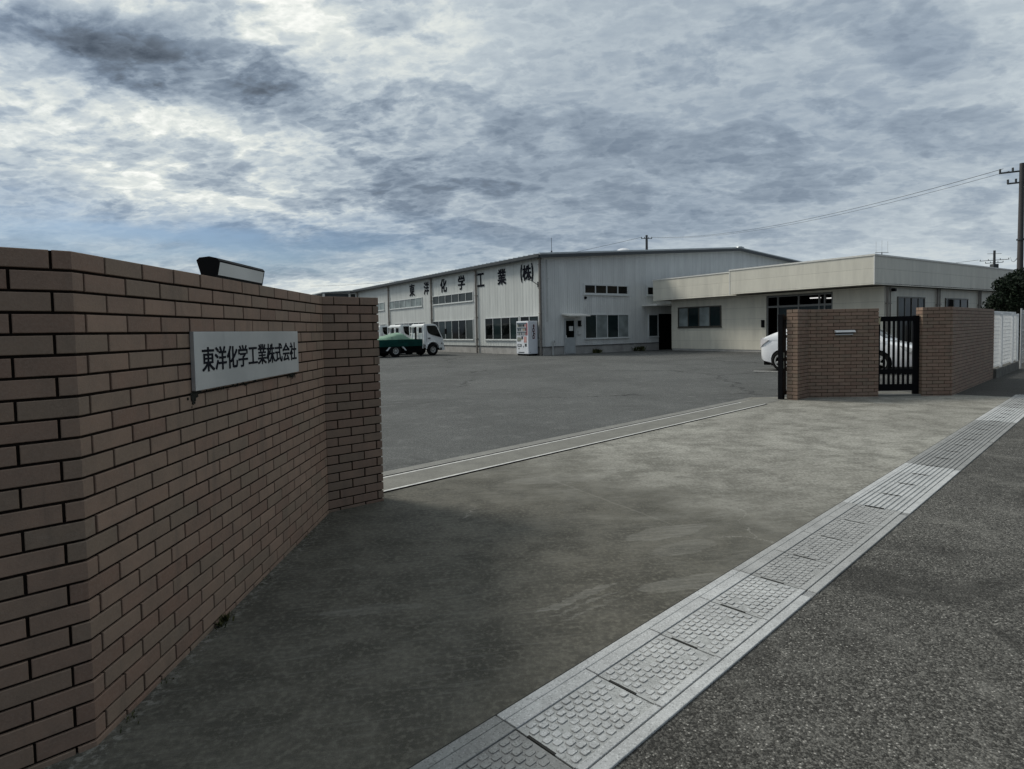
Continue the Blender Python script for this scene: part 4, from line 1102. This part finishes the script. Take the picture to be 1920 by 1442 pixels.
def make_truck():
    # local: x forward (front bumper at 0), y to the left, z up; width 1.70
    t = thing('drop_side_truck', 'white cab truck with a tarp covered green bed, foremost of the row', 'truck', (0, 0, 0), 0, 'trucks parked nose in to the factory wall')
    H = .845
    prof = [(-.02, .46), (.0, .62), (-.03, .98), (-.10, 1.12), (-.42, 1.80), (-.52, 1.885), (-.75, 1.93), (-1.28, 1.93), (-1.36, 1.88), (-1.40, .92), (-1.40, .70), (-1.27, .62), (-1.25, .46)]
    bm = bmesh.new()
    a = [bm.verts.new((x, -H, z)) for x, z in prof]; b = [bm.verts.new((x, H, z)) for x, z in prof]
    bm.faces.new(a); bm.faces.new(b[::-1]); n = len(prof)
    for i in range(n): bm.faces.new((a[i], b[i], b[(i+1) % n], a[(i+1) % n]))
    bmesh.ops.recalc_face_normals(bm, faces=bm.faces[:])
    # tumble home of the cab sides
    for v in bm.verts:
        if v.co.z > 1.05: v.co.y *= 1-.10*(v.co.z-1.05)/.9
    bmesh.ops.bevel(bm, geom=bm.edges[:], offset=.035, segments=3, affect='EDGES', profile=.6)
    mb = MB(); mb.bm(bm, 'truckw'); cab = mb.build('cab', t)
    cut(cab, [cyl_cutter(-.78, .38, .44, -1.2, 1.2)]); auto_smooth(cab, 30)
    def ysid(z): return H*(1-.10*max(0, z-1.05)/.9)
    for s_ in (-1, 1):
        mb = MB()
        w4 = [(-.17, 1.08), (-.45, 1.72), (-.56, 1.82), (-1.15, 1.82), (-1.12, 1.50), (-1.05, 1.36), (-.86, 1.26)]
        v = [(x, s_*(ysid(z)+.006), z) for x, z in w4]+[(x, s_*(ysid(z)-.02), z) for x, z in w4]; n = len(w4)
        mb.add(v, [tuple(range(n)), tuple(range(n, 2*n))[::-1]]+[(i, (i+1) % n, n+(i+1) % n, n+i) for i in range(n)], 'gl_k'); mb.build('side_window', t)
        mb = MB(); mb.box(-1.12, -.96, min(s_*(H-.01), s_*(H+.012)), max(s_*(H-.01), s_*(H+.012)), 1.03, 1.08, 'black'); mb.build('door_handle', t)
        mb = MB(); y0, y1 = sorted((s_*(H-.002), s_*(H+.003)))
        mb.box(-1.215, -1.203, y0, y1, .86, 1.78, 'chassis'); mb.build('door_seam', t)
        mb = MB(); mb.bbox(-.10, .005, *sorted((s_*(H-.26), s_*(H+.008))), .60, .74, 'lampglass', .02); mb.build('headlight', t)
        mb = MB(); mb.bbox(-.20, -.12, *sorted((s_*(H-.02), s_*(H+.012))), .70, .76, 'black', .008); mb.build('indicator', t)
        mb = MB(); mb.tube([(-.12, s_*(H-.02), 1.28), (.06, s_*(H+.16), 1.42)], .012, 'black', 6); mb.bbox(.0, .07, *sorted((s_*(H+.08), s_*(H+.26))), 1.28, 1.62, 'black', .02); mb.build('mirror', t)
        # arch lip
        mb = MB(); pts = [(-.78+.46*math.cos(a_), s_*(H+.004), .38+.46*math.sin(a_)) for a_ in [math.pi*(.02+.96*i/16) for i in range(17)]]
        mb.tube(pts, .030, 'truckw', 8); auto_smooth(mb.build('wheel_arch', t))
    mb = MB(); mb.add([(-.115, -.74, 1.15), (-.115, .74, 1.15), (-.425, .70, 1.79), (-.425, -.70, 1.79), (-.135, -.74, 1.15), (-.135, .74, 1.15), (-.445, .70, 1.79), (-.445, -.70, 1.79)], [(0, 1, 2, 3), (7, 6, 5, 4), (0, 4, 5, 1), (2, 6, 7, 3)], 'gl_k')
    for v_i in range(8): mb.v[v_i] = (mb.v[v_i][0]+.022, mb.v[v_i][1], mb.v[v_i][2]+.004)
    mb.build('windscreen', t)
    mb = MB()
    for y in (-.45, .45):
        mb = MB(); mb.bbox(-1.412, -1.36, y-.2, y+.2, 1.38, 1.72, 'gl_k', .012); mb.build('rear_window', t)
    mb = MB(); mb.bbox(-.12, .06, -.84, .84, .30, .52, 'truckw', .03); mb.build('bumper', t)
    mb = MB(); mb.box(-4.6, -.3, -.38, -.26, .42, .60, 'chassis'); mb.box(-4.6, -.3, .26, .38, .42, .60, 'chassis'); mb.box(-2.5, -1.7, -.80, .80, .32, .60, 'chassis'); mb.box(-4.55, -1.3, -.62, .62, .20, .58, 'chassis'); mb.box(-2.75, -1.45, -.80, .80, .24, .59, 'chassis'); mb.box(-4.6, -3.75, -.78, .78, .26, .59, 'chassis'); mb.box(-3.35, -3.15, -.7, .7, .25, .45, 'chassis'); mb.box(-1.5, -.2, -.55, .55, .35, .62, 'chassis'); mb.build('chassis_frame', t)
    bed = MB(); bed.bbox(-4.68, -1.50, -.85, .85, .60, .66, 'truckg', .01); bed = bed.build('cargo_bed', t)
    for s_ in (-1, 1):
        mb = MB(); y0, y1 = sorted((s_*.825, s_*.865)); mb.bbox(-4.68, -1.52, y0, y1, .63, 1.02, 'truckg', .008)
        for z in (.74, .86): mb.bbox(-4.66, -1.54, min(s_*.865, s_*.872), max(s_*.865, s_*.872), z, z+.035, 'truckg', .003)
        mb.build('side_gate', bed)
    mb = MB(); mb.bbox(-4.70, -4.66, -.83, .83, .63, 1.02, 'truckg', .008); mb.build('tail_gate', bed)
    mb = MB()
    for s_ in (-1, 1):
        mb.tube([(-1.46, s_*.80, .45), (-1.46, s_*.80, 1.78)], .035, 'truckw', 8)
        mb.tube([(-1.52, s_*.35, 1.0), (-1.46, s_*.35, 1.78)], .022, 'truckw', 8)
    mb.tube([(-1.46, -.80, 1.78), (-1.46, .80, 1.78)], .035, 'truckw', 8); mb.tube([(-1.46, -.80, 1.35), (-1.46, .80, 1.35)], .02, 'truckw', 8); mb.build('guard_frame', t)
    mb = MB(); mb.bbox(-1.56, -1.49, -.14, .0, .95, 1.75, 'black', .02); mb.build('air_intake', t)
    for x in (-.78, -3.28):
        for s_ in (-1, 1): wheel(t, 'wheel', x, s_*.74, .36, .36, .21, s_, 'hub', rr=.52)
    for s_ in (-1, 1):
        mb = MB(); y0, y1 = sorted((s_*.70, s_*.83))
        for xa, xb in ((-2.88, -2.66), (-3.66, -3.88)):
            mb.add([(xa, y0, .62), (xa+.10, y0, .62), (xb+.10, y0, .38), (xb, y0, .38), (xa, y1, .62), (xa+.10, y1, .62), (xb+.10, y1, .38), (xb, y1, .38)], [(0, 1, 2, 3), (7, 6, 5, 4), (0, 4, 5, 1), (1, 5, 6, 2), (2, 6, 7, 3), (3, 7, 4, 0)], 'truckw')
        mb.build('mudguard', t)
    return t
TH_ = R(90-52)                                   # heading
tr = make_truck()
fwd = Vector((math.cos(TH_), math.sin(TH_), 0)); lft = Vector((-math.sin(TH_), math.cos(TH_), 0))
# near front wheel stands at (-4.81, 36.3): local (-.78, -.85)
T_LOC = Vector((-4.78, 36.20, 0))-fwd*(-.78)-lft*(-.85)
tr.location = T_LOC; tr.rotation_euler = (0, 0, TH_)
TL = ['white cab truck second in the row, behind the one with the tarp', 'white cab truck third in the row beside the factory wall', 'white cab truck last in the row, mostly behind the brick pillar']
for i in range(3):
    c = copy_tree(tr); c.location = T_LOC+lft*2.75*(i+1)*1.0-fwd*.12*(i+1); c['label'] = TL[i]
# tarp over the load
mb = MB(); nx, ny = 30, 12; rnd = random.Random(8)
def th(u, w):
    h = .06+.36*max(0., 1-(u-.68)/.22 if u > .68 else 1-(.68-u)/.60)**1.15*(1-.30*abs(w)+.10*abs(math.sin(w*3)))
    return h+.02*math.sin(u*31+w*5)+.015*math.sin(w*17+u*9)
v = []
for i in range(nx+1):
    for j in range(ny+1):
        u = i/nx; w = j/ny*2-1
        x = -4.62+u*2.75; y = w*.80; z = 1.0+th(u, w)*(1-max(0, abs(w)-.8)*4.0)*(1-max(0, u-.93)*12) - .04*(abs(w) > .95)
        v.append((x, y, max(z, .98)+rnd.uniform(-.006, .006)))
f = [(i*(ny+1)+j, (i+1)*(ny+1)+j, (i+1)*(ny+1)+j+1, i*(ny+1)+j+1) for i in range(nx) for j in range(ny)]
n0 = len(v); v += [(x, y, z-.03) for x, y, z in v]; f += [tuple(n0+q for q in ff[::-1]) for ff in f]
mb.add(v, f, 'tarp'); tp = mb.build('tarpaulin'); tp.location = T_LOC; tp.rotation_euler = (0, 0, TH_)
tag(tp, 'pale green tarp heaped over the load in the front truck bed', 'tarpaulin'); auto_smooth(tp, 50)

# ------------------------------------------------------------------ car
def loft(secs, k, cap=True):
    mb = MB(); n = len(secs[0]); v = [p for s_ in secs for p in s_]; f = []
    for i in range(len(secs)-1):
        for j in range(n): f.append((i*n+j, i*n+(j+1) % n, (i+1)*n+(j+1) % n, (i+1)*n+j))
    f += [tuple(range(n))[::-1], tuple(range((len(secs)-1)*n, len(secs)*n))]
    mb.add(v, f, k); return mb
def interp(tab, x):
    for a, b in zip(tab[:-1], tab[1:]):
        if x <= b[0]:
            t_ = (x-a[0])/(b[0]-a[0]); return [p+(q-p)*t_ for p, q in zip(a[1:], b[1:])]
    return list(tab[-1][1:])
def make_car():
    # local: x forward from the rear bumper (0 .. 4.46), y to the left
    c = thing('parked_car', 'white hatchback car parked behind the brick gate pier', 'car')
    #        x    half  sill  shoulder  crown
    lo = [(0.00, .60, .40, .98, 1.00), (.05, .72, .33, 1.00, 1.03), (.16, .80, .26, 1.03, 1.06), (.45, .855, .20, 1.02, 1.05), (1.0, .872, .17, 1.00, 1.02), (1.8, .872, .17, .965, .99), (2.6, .872, .17, .935, .96),
          (3.2, .870, .17, .925, .965), (3.5, .862, .18, .885, .935), (3.9, .835, .19, .795, .855), (4.2, .775, .21, .700, .760), (4.36, .69, .24, .610, .665), (4.44, .58, .29, .52, .57), (4.46, .48, .34, .46, .49)]
    xs = [0, .05, .16, .3, .45, .7, 1, 1.4, 1.8, 2.2, 2.6, 2.9, 3.2, 3.35, 3.5, 3.7, 3.9, 4.05, 4.2, 4.3, 4.36, 4.41, 4.44, 4.46]
    secs = []
    for x in xs:
        w, zb, zs, zc = interp(lo, x); h = zs-zb
        half = [(0, zb), (w*.80, zb), (w*.95, zb+h*.06), (w*.985, zb+h*.25), (w, zb+h*.50), (w*.985, zb+h*.68), (w*.990, zb+h*.80), (w*.955, zs-.02), (w*.88, zs+(zc-zs)*.45), (w*.55, zs+(zc-zs)*.9), (0, zc)]
        secs.append([(x, -y, z) for y, z in half]+[(x, y, z) for y, z in half[-2:0:-1]])
    body = loft(secs, 'car').build('body', c)
    XR, XF = .74, 3.34
    cut(body, [cyl_cutter(XR, .33, .345, -1.2, -.55), cyl_cutter(XF, .33, .345, -1.2, -.55), cyl_cutter(XR, .33, .345, .55, 1.2), cyl_cutter(XF, .33, .345, .55, 1.2)]); auto_smooth(body, 38)
    # cabin: shell in body colour with dark glass set into it
    roof = [(.20, .70, 1.00, 1.06), (.42, .68, 1.00, 1.17), (.75, .66, .99, 1.30), (1.2, .645, .985, 1.415), (1.7, .64, .965, 1.475), (2.2, .635, .945, 1.49), (2.55, .63, .93, 1.465), (2.85, .635, .925, 1.375), (3.15, .65, .925, 1.20), (3.42, .67, .91, 1.01), (3.52, .68, .90, .93)]
    secs = []
    for x, w, zb, zt in roof:
        wb = .835; h = zt-zb; k_ = min(1, h/.45)
        wt = w*k_+wb*.96*(1-k_)
        half = [(0, zb-.06), (wb, zb-.06), (wb, zb), (wb+(wt-wb)*.5, zb+h*.5), (wt, zb+h*.90), (wt*.88, zb+h*.985), (wt*.5, zt+.0), (0, zt+.006)]
        secs.append([(x, -y, z) for y, z in half]+[(x, y, z) for y, z in half[-2:0:-1]])
    auto_smooth(loft(secs, 'car').build('cabin', c), 45)
    def side_y(x, z):
        w, zb, zt = interp([(r_[0], r_[1], r_[2], r_[3]) for r_ in roof], x); h = zt-zb; k_ = min(1, h/.45); wt = w*k_+.835*.96*(1-k_)
        q = max(0, min(1, (z-zb)/max(.02, h*.9))); return .835+(wt-.835)*q
    for s_ in (-1, 1):
        for poly in ([(.62, 1.03), (.80, 1.19), (1.20, 1.335), (1.62, 1.40), (1.66, 1.02)], [(1.72, 1.015), (1.70, 1.41), (2.2, 1.42), (2.52, 1.39), (2.62, 1.35), (2.58, .985)], [(2.64, .985), (2.68, 1.325), (2.98, 1.16), (3.28, .965)]):
            mb = MB(); n = len(poly)
            mid = []
            v = [(x, s_*(side_y(x, z)+.006), z) for x, z in poly]+[(x, s_*(side_y(x, z)-.02), z) for x, z in poly]
            mb.add(v, [tuple(range(n)), tuple(range(n, 2*n))[::-1]]+[(i, (i+1) % n, n+(i+1) % n, n+i) for i in range(n)], 'gl_k'); mb.build('side_window', c)
    def deck(name, pts):
        mb = MB(); n = len(pts); rows = []
        for x, w_, z in pts: rows.append([(x, w_*q, z-.030*q*q) for q in (-1, -.6, -.2, .2, .6, 1)])
        v = [p for r_ in rows for p in r_]; f = [(i*6+j, i*6+j+1, (i+1)*6+j+1, (i+1)*6+j) for i in range(n-1) for j in range(5)]
        mb.add(v, f, 'gl_k'); o = mb.build(name, c); auto_smooth(o, 60)
    deck('windscreen', [(2.72, .56, 1.438), (2.9, .57, 1.368), (3.15, .59, 1.222), (3.40, .61, 1.045), (3.46, .61, .985)])
    deck('rear_window', [(.26, .56, 1.105), (.45, .57, 1.20), (.75, .57, 1.322), (1.05, .56, 1.395)])
    for x in (XR, XF):
        for s_ in (-1, 1):
            wheel(c, 'wheel', x, s_*.765, .315, .315, .195, s_, 'hub', spokes=5, rr=.70)
    mb = MB()
    for s_ in (-1, 1):
        for x in (XR, XF): mb.lathe_y([(s_*.555, .34), (s_*.545, .05)], (x, 0, .33), 'dark', 24)
    mb.build('wheel_housing', c)
    for s_ in (-1, 1):
        mb = MB(); pts = [(.055, .735, 1.015), (.02, .67, .93), (.02, .66, .70), (.12, .795, .80), (.34, .850, .965), (.12, .79, 1.03)]
        ce = Vector((.10, .76, .93)); v = [(p[0]-.012, s_*(p[1]+.012), p[2]) for p in pts]+[(p[0]+.03, s_*(p[1]-.03), p[2]) for p in pts]; n = 6
        mb.add(v, [tuple(range(n)), tuple(range(n, 2*n))[::-1]]+[(i, (i+1) % n, n+(i+1) % n, n+i) for i in range(n)], 'tail'); mb.build('tail_light', c)
        mb = MB(); pts = [(3.88, .855, .80), (4.22, .765, .70), (4.37, .655, .60), (4.30, .74, .555), (4.08, .835, .62)]
        v = [(p[0]+.006, s_*(p[1]+.008), p[2]) for p in pts]+[(p[0]-.03, s_*(p[1]-.04), p[2]-.01) for p in pts]; n = 5
        mb.add(v, [tuple(range(n)), tuple(range(n, 2*n))[::-1]]+[(i, (i+1) % n, n+(i+1) % n, n+i) for i in range(n)], 'lampglass'); mb.build('headlight', c)
        mb = MB(); mb.bbox(2.98, 3.10, *sorted((s_*.84, s_*.98)), .955, 1.08, 'car', .035); mb.build('mirror', c)
        mb = MB()
        for x, z in ((2.35, .82), (1.45, .84)): mb.bbox(x, x+.2, *sorted((s_*.855, s_*.892)), z, z+.03, 'car', .012)
        mb.build('door_handle', c)
        mb = MB()
        for x in (1.64, 2.66): mb.box(x, x+.006, *sorted((s_*.80, s_*.8745)), .24, .94, 'dark')
        mb.build('door_seam', c)
        mb = MB(); mb.bbox(1.30, 3.20, *sorted((s_*.80, s_*.862)), .155, .20, 'chassis', .01); mb.build('sill', c)
    mb = MB(); mb.bbox(4.30, 4.455, -.50, .50, .24, .36, 'dark', .02); mb.bbox(4.38, 4.47, -.28, .28, .50, .54, 'chassis', .008); mb.build('grille', c)
    mb = MB(); mb.bbox(.12, .30, -.70, .70, .17, .30, 'chassis', .02); mb.bbox(4.10, 4.36, -.60, .60, .155, .21, 'chassis', .02); mb.box(.3, 4.2, -.55, .55, .15, .20, 'chassis'); mb.build('underbody', c)
    return c
car = make_car()
CA = R(90-135)
cf, cl = Vector((math.cos(CA), math.sin(CA), 0)), Vector((-math.sin(CA), math.cos(CA), 0))
car.location = Vector((8.46, 18.44, 0))-cf*.80-cl*(-.765); car.rotation_euler = (0, 0, CA)

# ------------------------------------------------------------------ poles and wires
def pole(label, az, dist, h, r, arms, k, grp=None, extra=True):
    a = R(az); P = Vector((math.sin(a)*dist, math.cos(a)*dist, 0))
    t = thing('utility_pole', label, 'utility pole', P, 0)
    mb = MB(); mb.tube([(0, 0, 0), (0, 0, h*.5), (0, 0, h)], r*1.25, k, 14, r1=r*.8); auto_smooth(mb.build('shaft', t))
    for z, ln, ang in arms:
        d = Vector((math.cos(R(ang)), math.sin(R(ang)), 0)); mb = MB()
        mb.tube([d*-ln*.5+Vector((0, 0, z)), d*ln*.5+Vector((0, 0, z))], .045, 'poledk', 6)
        for q in (-.48, -.2, .2, .48): mb.tube([d*ln*q+Vector((0, 0, z)), d*ln*q+Vector((0, 0, z+.22))], .05, 'poledk', 6)
        mb.build('crossarm', t)
    return t, P
p1, P1_ = pole('tall brown utility pole rising behind the shrub at the frame edge', 40.42, 42, 9.75, .135, [(9.35, 1.9, 150), (8.75, 1.2, 150)], 'pole')
mb = MB(); mb.tube([(0, 0, 5.7), (0, 0, 5.78)], .185, 'poledk', 12); mb.tube([(0, 0, 3.9), (0, 0, 3.95)], .19, 'poledk', 12); mb.build('band', p1)
p2, P2_ = pole('slender utility pole standing behind the factory roof', 12.85, 82, 13.75, .19, [(13.3, 1.5, 10)], 'poledk')
p3, P3_ = pole('distant utility pole with crossarms beyond the office roof', 38.95, 120, 12.4, .2, [(10.9, 3.6, -40), (10.5, 2.2, -40)], 'poledk')
mb = MB(); mb.bbox(-.4, .4, -.4, .4, 9.4, 10.3, 'poledk', .05); mb.tube([(-1.1, 0, 11.9), (1.1, 0, 11.9)], .03, 'poledk', 6); mb.build('transformer', p3)
def wire(a, b, sag, r, lab):
    mb = MB(); a, b = Vector(a), Vector(b); pts = []
    for i in range(33):
        u = i/32; p = a.lerp(b, u); p.z -= sag*4*u*(1-u); pts.append(p)
    mb.tube(pts, r, 'poledk', 6); tag(mb.build('power_line'), lab, 'power line')
wire(P1_+Vector((-.75, .3, 9.55)), P2_+Vector((.6, .1, 13.5)), 1.1, .013, 'upper overhead wire from the tall brown pole to the pole behind the factory')
wire(P1_+Vector((-.5, .2, 9.40)), P2_+Vector((.4, .05, 13.45)), 1.15, .010, 'lower overhead wire from the tall brown pole to the pole behind the factory')
wire(P2_+Vector((-.6, 0, 13.5)), P2_+Vector((-60, 45, 11.5)), 1.5, .02, 'faint overhead wire running on from the pole behind the factory')
wire(P3_+Vector((1.5, -1.2, 11.2)), P1_+Vector((.0, .1, 4.9)), .5, .02, 'overhead wire from the distant pole to the tall brown pole')
wire(P3_+Vector((-1.5, 1.2, 11.1)), P3_+Vector((-40, 14, 9.2)), .5, .025, 'overhead wire dropping behind the office roof from the distant pole')
